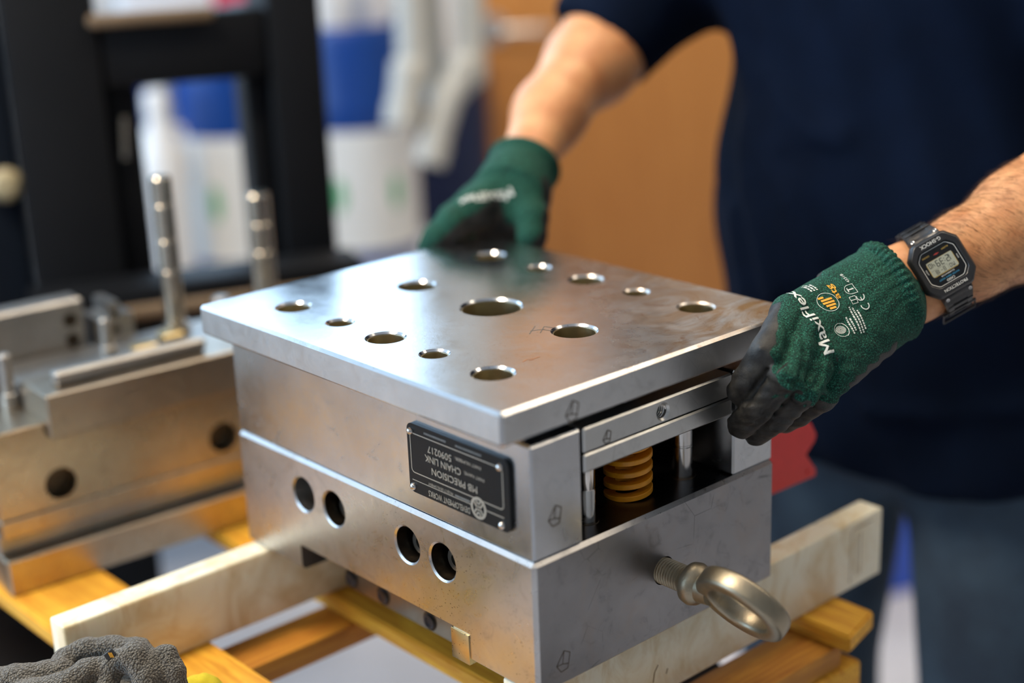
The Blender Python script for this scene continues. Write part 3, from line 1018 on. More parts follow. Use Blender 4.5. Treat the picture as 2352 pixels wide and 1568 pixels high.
# ------------------------------------------------------------------ things by the rear wall
M_BLUE = plain('blue_drum_plastic', (0.002, 0.042, 0.23), 0.4, 0.0, 0.15, 6)
M_LABEL = plain('white_drum_label', (0.72, 0.73, 0.72), 0.45, 0.0, 0.05, 8)
M_GREEN = plain('green_print', (0.10, 0.42, 0.20), 0.5)
M_WHITEP = plain('white_plastic', (0.78, 0.79, 0.80), 0.35, 0.0, 0.04, 10)
M_NAVY = plain('navy_plastic', (0.004, 0.010, 0.045), 0.4)


def drum(u, v, r, z1, lz0, lz1, label, mat, name='drum', lab=True, z0=FLOOR):
    c_ = room(u, v, 0)
    e = empty(name, (c_[0], c_[1], z0), label, name, 'pails and drums by the rear wall')
    T = Matrix.Translation((c_[0], c_[1], 0))
    prof = [(0, z0), (r * 0.97, z0), (r, z0 + 0.015)]
    h = z1 - z0
    for k in (0.33, 0.66):
        zc = z0 + h * k
        if lab and lz0 - 0.03 < zc < lz1 + 0.03:
            continue
        prof += [(r, zc - 0.02), (r * 1.025, zc - 0.008), (r * 1.025, zc + 0.008), (r, zc + 0.02)]
    prof += [(r, z1 - 0.03), (r * 0.99, z1 - 0.012), (r * 0.95, z1), (r * 0.9, z1), (r * 0.89, z1 - 0.012), (0, z1 - 0.012)]
    link('body', lathe_mesh(prof, 48, T), mat, e)
    if lab:
        lb = link('drum_label', lathe_mesh([(r * 1.001, lz0), (r * 1.008, lz0), (r * 1.008, lz1), (r * 1.001, lz1)], 48, T, cap=False), M_LABEL, e)
        # green prints round the label
        for ang in (-0.62, 0.38):
            bm_ = bmesh.new()
            zc = (lz0 + lz1) / 2 - 0.005
            for k in range(6):
                a0 = ang + (k - 3) * 0.035
                hw = (0.016, 0.03, 0.034, 0.026, 0.03, 0.014)[k]
                d0 = -VD * math.cos(a0) + UD * math.sin(a0)
                d1 = -VD * math.cos(a0 + 0.033) + UD * math.sin(a0 + 0.033)
                P = [c_ + d0 * r * 1.012, c_ + d1 * r * 1.012]
                vs = [bm_.verts.new((P[0][0], P[0][1], zc - hw)), bm_.verts.new((P[1][0], P[1][1], zc - hw)), bm_.verts.new((P[1][0], P[1][1], zc + hw)), bm_.verts.new((P[0][0], P[0][1], zc + hw))]
                bm_.faces.new(vs)
            link('green_emblem', bm_mesh(bm_), M_GREEN, lb)
    for da in (() if lab else (0.3, 2.6)):
        link('bung', lathe_mesh([(0, z1 - 0.013), (0.03, z1 - 0.013), (0.03, z1 - 0.001), (0, z1 - 0.001)], 16, Matrix.Translation((c_[0] + r * 0.6 * math.cos(da), c_[1] + r * 0.6 * math.sin(da), 0))), M_WHITEP, e)
    return e


BENCH = -0.265
bench = empty('workbench', room(0.5, 2.75, FLOOR), 'pale topped workbench carrying the blue pails', 'workbench')
link('bench_top', rbox(-0.25, 0.86, 2.57, 2.99, BENCH - 0.03, BENCH, 0.004), plain('pale_bench_top', (0.50, 0.53, 0.58), 0.35, 0.0, 0.08, 8), bench)
M_STAND = plain('steel_stand', (0.35, 0.36, 0.38), 0.5)
for u in (-0.23, 0.80):
    for v_ in (2.58, 2.94):
        link('leg', rbox(u, u + 0.04, v_, v_ + 0.04, FLOOR, BENCH - 0.03, 0.002), M_STAND, bench)
drum(0.475, 2.735, 0.105, 0.165, -0.232, -0.008, 'blue pail with white label and green print seen through the lift mast', M_BLUE, 'pail', z0=BENCH)
drum(0.700, 2.725, 0.108, 0.168, -0.238, -0.016, 'blue pail with white label and green print beside the hanging tubes', M_BLUE, 'pail', z0=BENCH)
drum(0.25, 2.86, 0.100, 0.145, -0.21, 0.0, 'blue pail standing behind the slim white jug', M_BLUE, 'pail', z0=BENCH)
drum(0.985, 3.12, 0.115, 0.02, 0, 0, 'dark navy drum standing on the floor beside the wooden door', M_NAVY, lab=False)


def jug(u, v, z0, h, r, label, mat=M_WHITEP, cap=None):
    c_ = room(u, v, z0)
    e = empty('jug', c_, label, 'jug', 'white jugs')
    T = Matrix.Translation(Vector(c_))
    link('body', lathe_mesh([(0, 0), (r * 0.95, 0), (r, 0.01), (r, h * 0.62), (r * 0.9, h * 0.72), (r * 0.45, h * 0.86), (r * 0.42, h * 0.92), (0, h * 0.92)], 32, T), mat, e)
    link('jug_cap', lathe_mesh([(0, h * 0.9), (r * 0.48, h * 0.9), (r * 0.48, h), (r * 0.4, h * 1.02), (0, h * 1.02)], 24, T), cap or M_WHITEP, e)
    hb_ = bmesh.new()
    P = [Vector(c_) + Vector(UD) * (r * 0.5) + Vector((0, 0, h * 0.84)), Vector(c_) + Vector(UD) * (r * 0.95) + Vector((0, 0, h * 0.82)),
         Vector(c_) + Vector(UD) * (r * 1.05) + Vector((0, 0, h * 0.66)), Vector(c_) + Vector(UD) * (r * 0.98) + Vector((0, 0, h * 0.52))]
    sweep(hb_, P, circle(r * 0.11, 8))
    link('handle', bm_mesh(hb_), mat, e)
    return e


jug(0.325, 2.63, BENCH + 0.0005, 0.345, 0.042, 'slim white jug on the bench seen through the lift mast')
jug(0.655, 2.705, 0.1565, 0.24, 0.050, 'white jug on the labelled blue pail, nearer the mast')
jug(0.748, 2.748, 0.1565, 0.22, 0.036, 'small white bottle on the labelled blue pail, beside the hanging tubes')
# shelf with a long box
shelf = empty('wall_shelf', room(0.3, 3.2, 0.25), 'grey wall shelf behind the lift holding a red and white box', 'shelf')
link('shelf_board', rbox(0.05, 0.80, 3.0, 3.3, 0.148, 0.166, 0.003), M_STAND, shelf)
for u in (0.12, 0.72):
    link('bracket', rbox(u, u + 0.02, 3.02, 3.3, 0.05, 0.148, 0.002), M_STAND, shelf)
bx_ = empty('box', room(0.4, 3.1, 0.225), 'long box with white and red halves on the wall shelf', 'box')
link('white_half', rbox(0.33, 0.504, 3.02, 3.16, 0.1663, 0.33, 0.003), M_WHITEP, bx_)
link('red_half', rbox(0.505, 0.64, 3.02, 3.16, 0.1663, 0.33, 0.003), plain('pink_red_card', (0.60, 0.06, 0.10), 0.5), bx_)

# pale tubing and sheets hanging beside the door
M_TUBE = plain('pale_tubing', (0.46, 0.46, 0.43), 0.45, 0.0, 0.08, 12)
hook = room(0.80, V1 - 0.5, 0.55)


def tubing(pts, r, label, name='hanging_tube'):
    e = empty(name, pts[-1], label, 'tube', 'tubing beside the door')
    P = [Vector(p) for p in pts]
    fine_ = []
    for i in range(len(P) - 1):
        p0 = P[max(i - 1, 0)]
        p1, p2 = P[i], P[i + 1]
        p3 = P[min(i + 2, len(P) - 1)]
        for k in range(8):
            t = k / 8
            fine_.append(0.5 * ((2 * p1) + (p2 - p0) * t + (2 * p0 - 5 * p1 + 4 * p2 - p3) * t * t + (3 * p1 - p0 - 3 * p2 + p3) * t ** 3))
    fine_.append(P[-1])
    b_ = bmesh.new()
    sweep(b_, fine_, circle(r, 16))
    link('tube', bm_mesh(b_, angle=60), M_TUBE, e)
    for kx in (2, len(fine_) - 3):
        t = (fine_[kx + 1] - fine_[kx - 1]).normalized()
        link('cuff', lathe_mesh([(r * 1.0, -0.02), (r * 1.12, -0.018), (r * 1.12, 0.018), (r * 1.0, 0.02)], 18, axis_frame(fine_[kx], t), cap=False), M_TUBE, e)


tubing([room(0.845, 2.46, CEIL), room(0.842, 2.46, 0.25), room(0.825, 2.45, 0.12), room(0.785, 2.44, 0.05), room(0.745, 2.43, -0.05)], 0.026, 'thick pale tube nearest the door, bending towards the pail')
tubing([room(0.742, 2.46, CEIL), room(0.740, 2.46, 0.25), room(0.725, 2.45, 0.12), room(0.705, 2.44, 0.02)], 0.029, 'straight pale tube hanging over the pail edge')
tubing([room(0.793, 2.52, CEIL), room(0.79, 2.52, 0.2), room(0.82, 2.53, 0.10), room(0.845, 2.53, 0.06)], 0.022, 'thin pale tube hanging behind the thick ones')
# blue crate at the wall, seen between the worker's legs
cr = empty('crate', room(1.60, 2.42, FLOOR), 'bright blue plastic crate on the floor behind the worker', 'crate')
M_CRATE = plain('blue_crate_plastic', (0.02, 0.09, 0.55), 0.4)
cu0, cu1, cv0, cv1 = 1.42, 1.74, 2.30, 2.54
for nm, bb in (('floor_panel', (cu0, cu1, cv0, cv1, FLOOR, FLOOR + 0.02)), ('side_panel', (cu0, cu1, cv0, cv0 + 0.012, FLOOR + 0.02, FLOOR + 0.26)), ('side_panel', (cu0, cu1, cv1 - 0.012, cv1, FLOOR + 0.02, FLOOR + 0.26)),
               ('end_panel', (cu0, cu0 + 0.012, cv0 + 0.0125, cv1 - 0.0125, FLOOR + 0.02, FLOOR + 0.26)), ('end_panel', (cu1 - 0.012, cu1, cv0 + 0.0125, cv1 - 0.0125, FLOOR + 0.02, FLOOR + 0.26)), ('rim', (cu0 - 0.008, cu1 + 0.008, cv0 - 0.012, cv0 - 0.0005, FLOOR + 0.235, FLOOR + 0.26))):
    link(nm, rbox(*bb, 0.003), M_CRATE, cr)

# ------------------------------------------------------------------ smooth bodies from distance fields
def smin(a, b, k):
    if k <= 0:
        return np.minimum(a, b)
    h = np.maximum(k - np.abs(a - b), 0.0) / k
    return np.minimum(a, b) - h * h * k * 0.25


class Field:
    def __init__(self, lo, hi, res):
        self.lo = np.array(lo, float)
        self.res = res
        n = np.ceil((np.array(hi) - self.lo) / res).astype(int) + 1
        self.n = n
        ax = [self.lo[i] + res * np.arange(n[i]) for i in range(3)]
        self.X, self.Y, self.Z = np.meshgrid(*ax, indexing='ij')
        self.X = self.X.astype(np.float32)
        self.Y = self.Y.astype(np.float32)
        self.Z = self.Z.astype(np.float32)

    def cap(self, a, b, ra, rb):
        a = [float(q_) for q_ in a]
        b = [float(q_) for q_ in b]
        d = [b[k] - a[k] for k in range(3)]
        L2 = max(sum(q_ * q_ for q_ in d), 1e-12)
        t = np.clip(((self.X - a[0]) * d[0] + (self.Y - a[1]) * d[1] + (self.Z - a[2]) * d[2]) / L2, 0, 1)
        q = np.sqrt((self.X - a[0] - t * d[0]) ** 2 + (self.Y - a[1] - t * d[1]) ** 2 + (self.Z - a[2] - t * d[2]) ** 2)
        return (q - (ra + (rb - ra) * t)).astype(np.float32)

    def chain(self, pts, k=0.004):
        out = None
        for (a, ra), (b, rb) in zip(pts, pts[1:]):
            c_ = self.cap(a, b, ra, rb)
            out = c_ if out is None else smin(out, c_, k)
        return out

    def ell(self, c_, axes, radii):
        """rotated ellipsoid, axes rows"""
        P = [self.X - c_[0], self.Y - c_[1], self.Z - c_[2]]
        q = [sum(P[j] * axes[i][j] for j in range(3)) / radii[i] for i in range(3)]
        k0 = np.sqrt(q[0] ** 2 + q[1] ** 2 + q[2] ** 2)
        return (k0 - 1.0) * min(radii)

    def box(self, x0, x1, y0, y1, z0, z1):
        dx = np.maximum(x0 - self.X, self.X - x1)
        dy = np.maximum(y0 - self.Y, self.Y - y1)
        dz = np.maximum(z0 - self.Z, self.Z - z1)
        out = np.sqrt(np.maximum(dx, 0) ** 2 + np.maximum(dy, 0) ** 2 + np.maximum(dz, 0) ** 2)
        return out + np.minimum(np.maximum(dx, np.maximum(dy, dz)), 0)

    def plane(self, p, nrm):
        nrm = np.asarray(nrm, float) / np.linalg.norm(nrm)
        return (self.X - p[0]) * nrm[0] + (self.Y - p[1]) * nrm[1] + (self.Z - p[2]) * nrm[2]

    def mesh(self, f):
        """surface nets"""
        res = self.res
        s = f < 0
        nx, ny, nz = f.shape
        acc = np.zeros((nx - 1, ny - 1, nz - 1, 3), np.float32)
        cnt = np.zeros((nx - 1, ny - 1, nz - 1), np.float32)
        for axis in range(3):
            sl0 = [slice(None)] * 3
            sl1 = [slice(None)] * 3
            sl0[axis] = slice(0, -1)
            sl1[axis] = slice(1, None)
            f0, f1 = f[tuple(sl0)], f[tuple(sl1)]
            cr = s[tuple(sl0)] != s[tuple(sl1)]
            idx = np.argwhere(cr)
            if len(idx) == 0:
                continue
            a0 = f0[cr]
            a1 = f1[cr]
            t = a0 / (a0 - a1)
            pos = idx.astype(np.float32)
            pos[:, axis] += t
            o1, o2 = [k for k in range(3) if k != axis]
            for d1 in (0, -1):
                for d2 in (0, -1):
                    c_ = idx.copy()
                    c_[:, o1] += d1
                    c_[:, o2] += d2
                    ok = (c_[:, o1] >= 0) & (c_[:, o2] >= 0) & (c_[:, 0] < nx - 1) & (c_[:, 1] < ny - 1) & (c_[:, 2] < nz - 1)
                    cc_ = c_[ok]
                    np.add.at(acc, (cc_[:, 0], cc_[:, 1], cc_[:, 2]), pos[ok])
                    np.add.at(cnt, (cc_[:, 0], cc_[:, 1], cc_[:, 2]), 1)
        act = cnt > 0
        ids = -np.ones(act.shape, np.int64)
        ids[act] = np.arange(act.sum())
        verts = self.lo + res * (acc[act] / cnt[act][:, None])
        faces = []
        for axis in range(3):
            sl0 = [slice(None)] * 3
            sl1 = [slice(None)] * 3
            sl0[axis] = slice(0, -1)
            sl1[axis] = slice(1, None)
            s0, s1 = s[tuple(sl0)], s[tuple(sl1)]
            idx = np.argwhere(s0 != s1)
            if len(idx) == 0:
                continue
            o1, o2 = (axis + 1) % 3, (axis + 2) % 3
            ok = (idx[:, o1] > 0) & (idx[:, o2] > 0) & (idx[:, o1] < act.shape[o1]) & (idx[:, o2] < act.shape[o2]) & (idx[:, axis] < act.shape[axis])
            idx = idx[ok]
            inside = s0[idx[:, 0], idx[:, 1], idx[:, 2]]

            def vid(d1, d2):
                c_ = idx.copy()
                c_[:, o1] += d1
                c_[:, o2] += d2
                return ids[c_[:, 0], c_[:, 1], c_[:, 2]]
            q = np.stack([vid(-1, -1), vid(0, -1), vid(0, 0), vid(-1, 0)], 1)
            q[~inside] = q[~inside][:, ::-1]
            faces.append(q)
        F = np.concatenate(faces)
        F = F[(F >= 0).all(1)]
        me = bpy.data.meshes.new('sdf')
        me.vertices.add(len(verts))
        me.vertices.foreach_set('co', verts.astype(np.float32).ravel())
        me.loops.add(len(F) * 4)
        me.loops.foreach_set('vertex_index', F.astype(np.int32).ravel())
        me.polygons.add(len(F))
        me.polygons.foreach_set('loop_start', np.arange(0, len(F) * 4, 4, dtype=np.int32))
        me.update(calc_edges=True)
        me.validate()
        me.shade_smooth()
        return me


def mesh_co(me):
    co = np.zeros(len(me.vertices) * 3, np.float32)
    me.vertices.foreach_get('co', co)
    return co.reshape(-1, 3)


def mesh_no(me):
    no = np.zeros(len(me.vertices) * 3, np.float32)
    me.vertex_normals.foreach_get('vector', no)
    return no.reshape(-1, 3)


def relax(me, it=2, f=0.5):
    """a few rounds of smoothing"""
    co = mesh_co(me).astype(np.float64)
    ed = np.zeros(len(me.edges) * 2, np.int32)
    me.edges.foreach_get('vertices', ed)
    ed = ed.reshape(-1, 2)
    deg = np.bincount(ed.ravel(), minlength=len(co))[:, None]
    for _ in range(it):
        acc = np.zeros_like(co)
        np.add.at(acc, ed[:, 0], co[ed[:, 1]])
        np.add.at(acc, ed[:, 1], co[ed[:, 0]])
        co = co + f * (acc / np.maximum(deg, 1) - co)
    me.vertices.foreach_set('co', co.astype(np.float32).ravel())
    me.update()
    return me


def set_attr(me, name, vals):
    a = me.attributes.new(name, 'FLOAT', 'POINT')
    a.data.foreach_set('value', np.asarray(vals, np.float32))


def seg_param(co, a, b):
    d = np.asarray(b) - np.asarray(a)
    t = np.clip(((co - a) @ d) / (d @ d), 0, 1)
    q = np.linalg.norm(co - a - t[:, None] * d, axis=1)
    return t, q


def subsurf(ob, lv=1):
    m = ob.modifiers.new('smooth', 'SUBSURF')
    m.levels = lv
    m.render_levels = lv
    return ob

# ------------------------------------------------------------------ the worker
person = empty('person', (0.72, 0.19, FLOOR), 'worker in navy T-shirt and jeans gripping the die with green and black gloves', 'person')

ns = N('skin')
sn1 = ns.noise(ns.coord(), 40, 4, 0.6)
sn2 = ns.noise(ns.coord(), 260, 3, 0.6)
sc = ns.mix(ns.ramp(sn1, [(0.3, 0.0), (0.7, 1.0)]), (0.52, 0.210, 0.082), (0.70, 0.355, 0.160))
sc = ns.mix(ns.ramp(sn2, [(0.55, 0.0), (0.8, 0.35)]), sc, (0.38, 0.15, 0.075))
ns.set(base=sc, rough=0.48, sss=0.12, sssr=(1.0, 0.35, 0.2), ssss=0.006, normal=ns.bump(sn2, 0.25, 0.0012))
M_SKIN = ns.m
nv = N('navy_cotton')
vn = nv.noise(nv.coord(), 600, 3)
nv.set(base=nv.mix(nv.noise(nv.coord(), 20), (0.0010, 0.0032, 0.010), (0.0020, 0.0064, 0.020)), rough=0.9, spec=0.08, normal=nv.bump(vn, 0.2, 0.001))
M_SHIRT = nv.m
nj = N('denim')
jn = nj.noise(nj.coord(scale=(1, 1, 0.3)), 700, 3)
jb = nj.noise(nj.coord(), 9, 4, 0.6)
jc = nj.mix(nj.ramp(jb, [(0.35, 0.0), (0.75, 1.0)]), (0.012, 0.022, 0.040), (0.045, 0.085, 0.13))
nj.set(base=nj.mix(nj.math('MULTIPLY', jn, 0.4), jc, (0.10, 0.14, 0.19)), rough=0.85, spec=0.2, normal=nj.bump(jn, 0.3, 0.001))
M_DENIM = nj.m
M_HAIR = plain('dark_brown_hair', (0.020, 0.010, 0.005), 0.5)

# joints
WL = pt(2086, 652, 1.142)                      # wrist with the watch
F1 = pt(2225, 586, 1.157)
F2 = pt(2352, 512, 1.178)
EL = np.array([0.560, -0.090, 0.190])
SL = np.array([0.745, -0.025, 0.435])
WR = pt(1196, 398, 1.405)                      # other wrist
G1 = pt(1262, 262, 1.470)
ER = pt(1388, 92, 1.585)
SR = np.array([0.730, 0.425, 0.445])
NECK = np.array([0.655, 0.20, 0.56])
CHEST = np.array([0.70, 0.20, 0.34])
BELLY = np.array([0.715, 0.20, 0.10])
PELV = np.array([0.735, 0.19, -0.10])
HL, HR = np.array([0.735, 0.090, -0.16]), np.array([0.735, 0.300, -0.16])
KL, KR = np.array([0.715, 0.055, -0.53]), np.array([0.735, 0.325, -0.53])
AL, AR = np.array([0.75, 0.070, -0.91]), np.array([0.765, 0.335, -0.91])

lo, hi = np.array([0.18, -0.26, -1.005]), np.array([1.0, 0.66, 0.92])
FB = Field(lo, hi, 0.0075)
torso = smin(FB.cap(CHEST + [0, -0.085, 0.03], BELLY + [0, -0.055, 0], 0.115, 0.105), FB.cap(CHEST + [0, 0.085, 0.03], BELLY + [0, 0.055, 0], 0.115, 0.105), 0.10)
torso = smin(torso, FB.cap(BELLY + [0, -0.05, -0.05], PELV + [0, -0.055, 0], 0.105, 0.115), 0.08)
torso = smin(torso, FB.cap(BELLY + [0, 0.05, -0.05], PELV + [0, 0.055, 0], 0.105, 0.115), 0.08)
torso = smin(torso, FB.cap(SL + [0, 0.03, 0], SR + [0, -0.03, 0], 0.065, 0.065), 0.09)
torso = smin(torso, FB.cap(NECK + [0.05, 0, -0.06], NECK + [-0.01, 0, 0.10], 0.058, 0.054), 0.06)
legs = smin(FB.chain([(HL, 0.092), (KL, 0.060), (AL, 0.042)], 0.03), FB.chain([(HR, 0.092), (KR, 0.060), (AR, 0.042)], 0.03), 0.01)
feet = np.minimum(FB.cap(AL + [0.02, 0, -0.045], AL + [-0.15, -0.01, -0.055], 0.036, 0.030), FB.cap(AR + [0.02, 0, -0.045], AR + [-0.15, 0.01, -0.055], 0.036, 0.030))
# head: skull, jaw, nose, ears, brow, looking down at the die
HC = NECK + np.array([-0.055, 0.0, 0.165])
fw = np.array([-0.88, 0.0, -0.47])
fw /= np.linalg.norm(fw)
sd_ = np.array([0.0, -1.0, 0.0])
up_ = np.cross(sd_, fw)
up_ = up_ if up_[2] > 0 else -up_
head = FB.ell(HC + up_ * 0.02 - fw * 0.012, (fw, sd_, up_), (0.098, 0.075, 0.095))
head = smin(head, FB.ell(HC + fw * 0.03 - up_ * 0.055, (fw, sd_, up_), (0.062, 0.055, 0.062)), 0.04)
head = smin(head, FB.cap(HC + fw * 0.088 + up_ * 0.012, HC + fw * 0.108 - up_ * 0.025, 0.008, 0.014), 0.012)
for sg in (-1, 1):
    head = smin(head, FB.ell(HC + sd_ * 0.076 * sg - fw * 0.012 - up_ * 0.008, (fw, sd_, up_), (0.022, 0.010, 0.032)), 0.008)
    head = np.maximum(head, -FB.ell(HC + fw * 0.094 + sd_ * 0.032 * sg + up_ * 0.014, (fw, sd_, up_), (0.016, 0.018, 0.012)))
    head = np.minimum(head, FB.ell(HC + fw * 0.080 + sd_ * 0.031 * sg + up_ * 0.013, (fw, sd_, up_), (0.014, 0.014, 0.012)))
    head = smin(head, FB.cap(HC + fw * 0.090 + sd_ * 0.018 * sg + up_ * 0.034, HC + fw * 0.078 + sd_ * 0.05 * sg + up_ * 0.032, 0.009, 0.008), 0.012)
head = smin(head, FB.cap(HC + fw * 0.087 + sd_ * 0.02 - up_ * 0.052, HC + fw * 0.087 - sd_ * 0.02 - up_ * 0.052, 0.008, 0.008), 0.008)
body = smin(torso, head, 0.03)
wv = np.array(ROT[0]) * 0.45 + np.array(ROT[1]) * -0.89
armL = FB.chain([(F2, 0.036), (EL, 0.043), (EL * 0.5 + SL * 0.5, 0.050), (SL, 0.058)], 0.02)
for sg in (-1, 1):
    armL = smin(armL, FB.chain([(WL + (WL - F1) * 0.5 + wv * 0.010 * sg, 0.0185), (WL + wv * 0.010 * sg, 0.0185), (F1 + wv * 0.0105 * sg, 0.0220), (F2 + wv * 0.0085 * sg, 0.029), (EL, 0.038)], 0.02), 0.025)
armR = FB.chain([(WR + (WR - G1) * 0.20, 0.021), (WR, 0.0245), (G1, 0.034), (G1 * 0.35 + ER * 0.65, 0.041), (ER, 0.043), (ER * 0.5 + SR * 0.5, 0.052), (SR, 0.060)], 0.02)
armR = smin(armR, FB.cap(G1 * 0.3 + ER * 0.7 + np.array(ROT[0]) * 0.020 - np.array(ROT[1]) * 0.008, ER + np.array(ROT[0]) * 0.022, 0.026, 0.032), 0.03)
handR_core = FB.cap(WR, WR + (WR - G1) * 0.55, 0.025, 0.022)
body = smin(body, smin(armL, armR, 0.01), 0.035)
body = smin(body, legs, 0.04)
body = smin(body, feet, 0.02)
bm_body = relax(FB.mesh(body), 2)
body_ob = link('body', bm_body, M_SKIN, person)

# shirt: torso and short sleeves, hem at the hips, soft folds
tn = torso - 0.011
sl_ = smin(FB.chain([(SL, 0.076), (SL * 0.42 + EL * 0.58, 0.068)], 0.02), FB.chain([(SR, 0.080), (SR * 0.32 + ER * 0.68, 0.068), (ER + (ER - SR) * 0.02, 0.062)], 0.02), 0.0)
shirt = smin(tn, sl_, 0.05)
hang = smin(FB.cap(BELLY + [-0.015, -0.075, 0.0], np.array([0.715, 0.110, -0.135]), 0.125, 0.118), FB.cap(BELLY + [-0.015, 0.075, 0.0], np.array([0.715, 0.275, -0.135]), 0.125, 0.118), 0.10)
shirt = smin(shirt, hang, 0.06)
P_ = FB
fold = 0.006 * np.sin(38 * (FB.Y * 0.9 + FB.Z * 0.55) + 2.0 * np.sin(9 * FB.Z + 3 * FB.X)) * np.clip((0.32 - FB.Z) / 0.3, 0, 1)
fold += 0.003 * np.sin(90 * (FB.Y - 0.4 * FB.Z) + 4 * FB.X)
shirt = shirt + fold.astype(np.float32)
shirt = np.maximum(shirt, -(FB.Z + 0.165 + 0.01 * np.sin(14 * FB.Y)))
shirt = np.maximum(shirt, FB.plane(NECK + [0.0, 0, 0.015], (-0.35, 0, 1)))
# ends of the sleeves
sleeve_cut = ER + (SR - ER) * 0.03
cutR = FB.plane(pt(1372, 92, 1.57), (ER - SR) / np.linalg.norm(ER - SR))
nearR = FB.cap(ER, G1, 0.11, 0.11)
shirt = np.where(nearR < 0, np.maximum(shirt, cutR), shirt)
tmp = FB.mesh(shirt)
b_ = bmesh.new()
b_.from_mesh(tmp)
stree = BVHTree.FromBMesh(b_)
b_.free()
for line, r_ in (([(1725, 270), (1762, 340), (1815, 450), (1880, 590), (1905, 660)], 0.010), ([(1712, 330), (1722, 430), (1745, 540), (1775, 660)], 0.010), ([(1735, 300), (1770, 420), (1810, 540), (1850, 640)], 0.007),
                 ([(1760, 160), (1800, 240), (1860, 300), (1930, 320)], 0.010), ([(1700, 120), (1750, 230), (1800, 330)], 0.008), ([(1690, 480), (1700, 600), (1720, 720)], 0.009), ([(2000, 940), (2150, 950), (2352, 935)], 0.008)):
    pp = []
    for (px_, py_) in line:
        d_ = Vector(pt(px_, py_, 1.0) - CAM).normalized()
        h_ = stree.ray_cast(Vector(CAM), d_, 4.0)
        if h_[0] is not None:
            pp.append((np.array(h_[0]), r_))
    if len(pp) > 1:
        shirt = smin(shirt, FB.chain(pp, 0.0), 0.014)
shirt_ob = link('shirt', relax(FB.mesh(shirt), 2), M_SHIRT, person)

# jeans
jl = smin(FB.chain([(HL + [0.005, 0, 0.02], 0.100), (KL, 0.078), (AL + [0, 0, 0.02], 0.070)], 0.03), FB.chain([(HR + [0.005, 0, 0.02], 0.100), (KR, 0.078), (AR + [0, 0, 0.02], 0.070)], 0.03), 0.008)
jean = smin(jl, np.maximum(torso - 0.006, FB.Z + 0.10), 0.04)
jean = jean + (0.003 * np.sin(45 * FB.Z + 8 * np.sin(20 * FB.Y)) * np.clip((-0.45 - FB.Z) / 0.2, 0, 1)).astype(np.float32)
jean = np.maximum(jean, -(FB.Z + 0.955))
jean = np.maximum(jean, FB.Z + 0.08)
jeans = link('jeans', relax(FB.mesh(jean), 3), M_DENIM, person)
FB = torso = legs = feet = head = body = armL = armR = handR_core = tn = sl_ = shirt = hang = fold = cutR = nearR = jl = jean = P_ = None
# belt loop, pocket edge
M_STITCH = plain('denim_stitching', (0.22, 0.17, 0.10), 0.7)
# shoes
M_SHOE = plain('brown_work_boot', (0.06, 0.035, 0.02), 0.5)
for A_ in (AL, AR):
    Fs = Field(A_ + [-0.25, -0.09, -0.095], A_ + [0.09, 0.09, 0.10], 0.008)
    sh = smin(Fs.cap(A_ + [0.012, 0, -0.045], A_ + [-0.15, 0, -0.052], 0.046, 0.040), Fs.cap(A_ + [0.01, 0, -0.04], A_ + [0.005, 0, 0.05], 0.05, 0.052), 0.03)
    sh = np.maximum(sh, -(Fs.Z - (FLOOR + 0.001)))
    link('boot', relax(Fs.mesh(sh), 2), M_SHOE, person)
# hair cap
Fh = Field(HC - 0.14, HC + 0.14, 0.006)
hr = Fh.ell(HC + up_ * 0.026 - fw * 0.016, (fw, sd_, up_), (0.104, 0.081, 0.099))
hr = np.maximum(hr, Fh.plane(HC + fw * 0.055 + up_ * 0.03, fw * 0.75 - up_ * 0.65))
hr = hr + (0.003 * np.sin(140 * Fh.Y + 60 * Fh.Z)).astype(np.float32)
link('hair', relax(Fh.mesh(hr), 2), M_HAIR, person)

# ------------------------------------------------------------------ gloves
ng = N('glove_knit_and_coating')
gv = ng.coord()
kn1 = ng.noise(ng.coord(scale=(1, 1, 1)), 950, 2, 0.8)
kn2 = ng.voronoi(gv, 620)
knb = ng.noise(gv, 60, 3)
gc = ng.ramp(kn1, [(0.38, (0.0006, 0.006, 0.005)), (0.48, (0.001, 0.034, 0.022)), (0.58, (0.003, 0.085, 0.052)), (0.70, (0.06, 0.25, 0.18))])
gc = ng.mix(ng.ramp(knb, [(0.3, 0.35), (0.7, 0.0)]), gc, (0.002, 0.05, 0.03))
coat_n = ng.noise(gv, 900, 3, 0.6)
cb = ng.mix(ng.ramp(ng.noise(gv, 90, 4), [(0.4, 0.0), (0.75, 1.0)]), (0.011, 0.011, 0.011), (0.042, 0.040, 0.034))
cmask = ng.ramp(ng.math('ADD', ng.attr('coat'), ng.math('MULTIPLY', ng.math('SUBTRACT', kn1, 0.5), 0.10)), [(0.485, 0.0), (0.515, 1.0)])
ng.set(base=ng.mix(cmask, gc, cb), rough=ng.ramp(cmask, [(0.0, 0.85), (1.0, 0.50)]), spec=0.35,
       normal=ng.bump(ng.mix(cmask, ng.math('ADD', kn1, ng.math('MULTIPLY', kn2, -0.6)), ng.math('MULTIPLY', coat_n, 0.55)), 0.55, 0.0011))
M_GLOVE = ng.m
M_PRINT = plain('white_glove_print', (0.62, 0.66, 0.62), 0.7, 0.0, 0.2, 900)
M_PRINTO = plain('orange_glove_print', (0.72, 0.36, 0.03), 0.7, 0.0, 0.15, 900)


def J(l):
    return [(pt(x, y, d), r) for x, y, d, r in l]


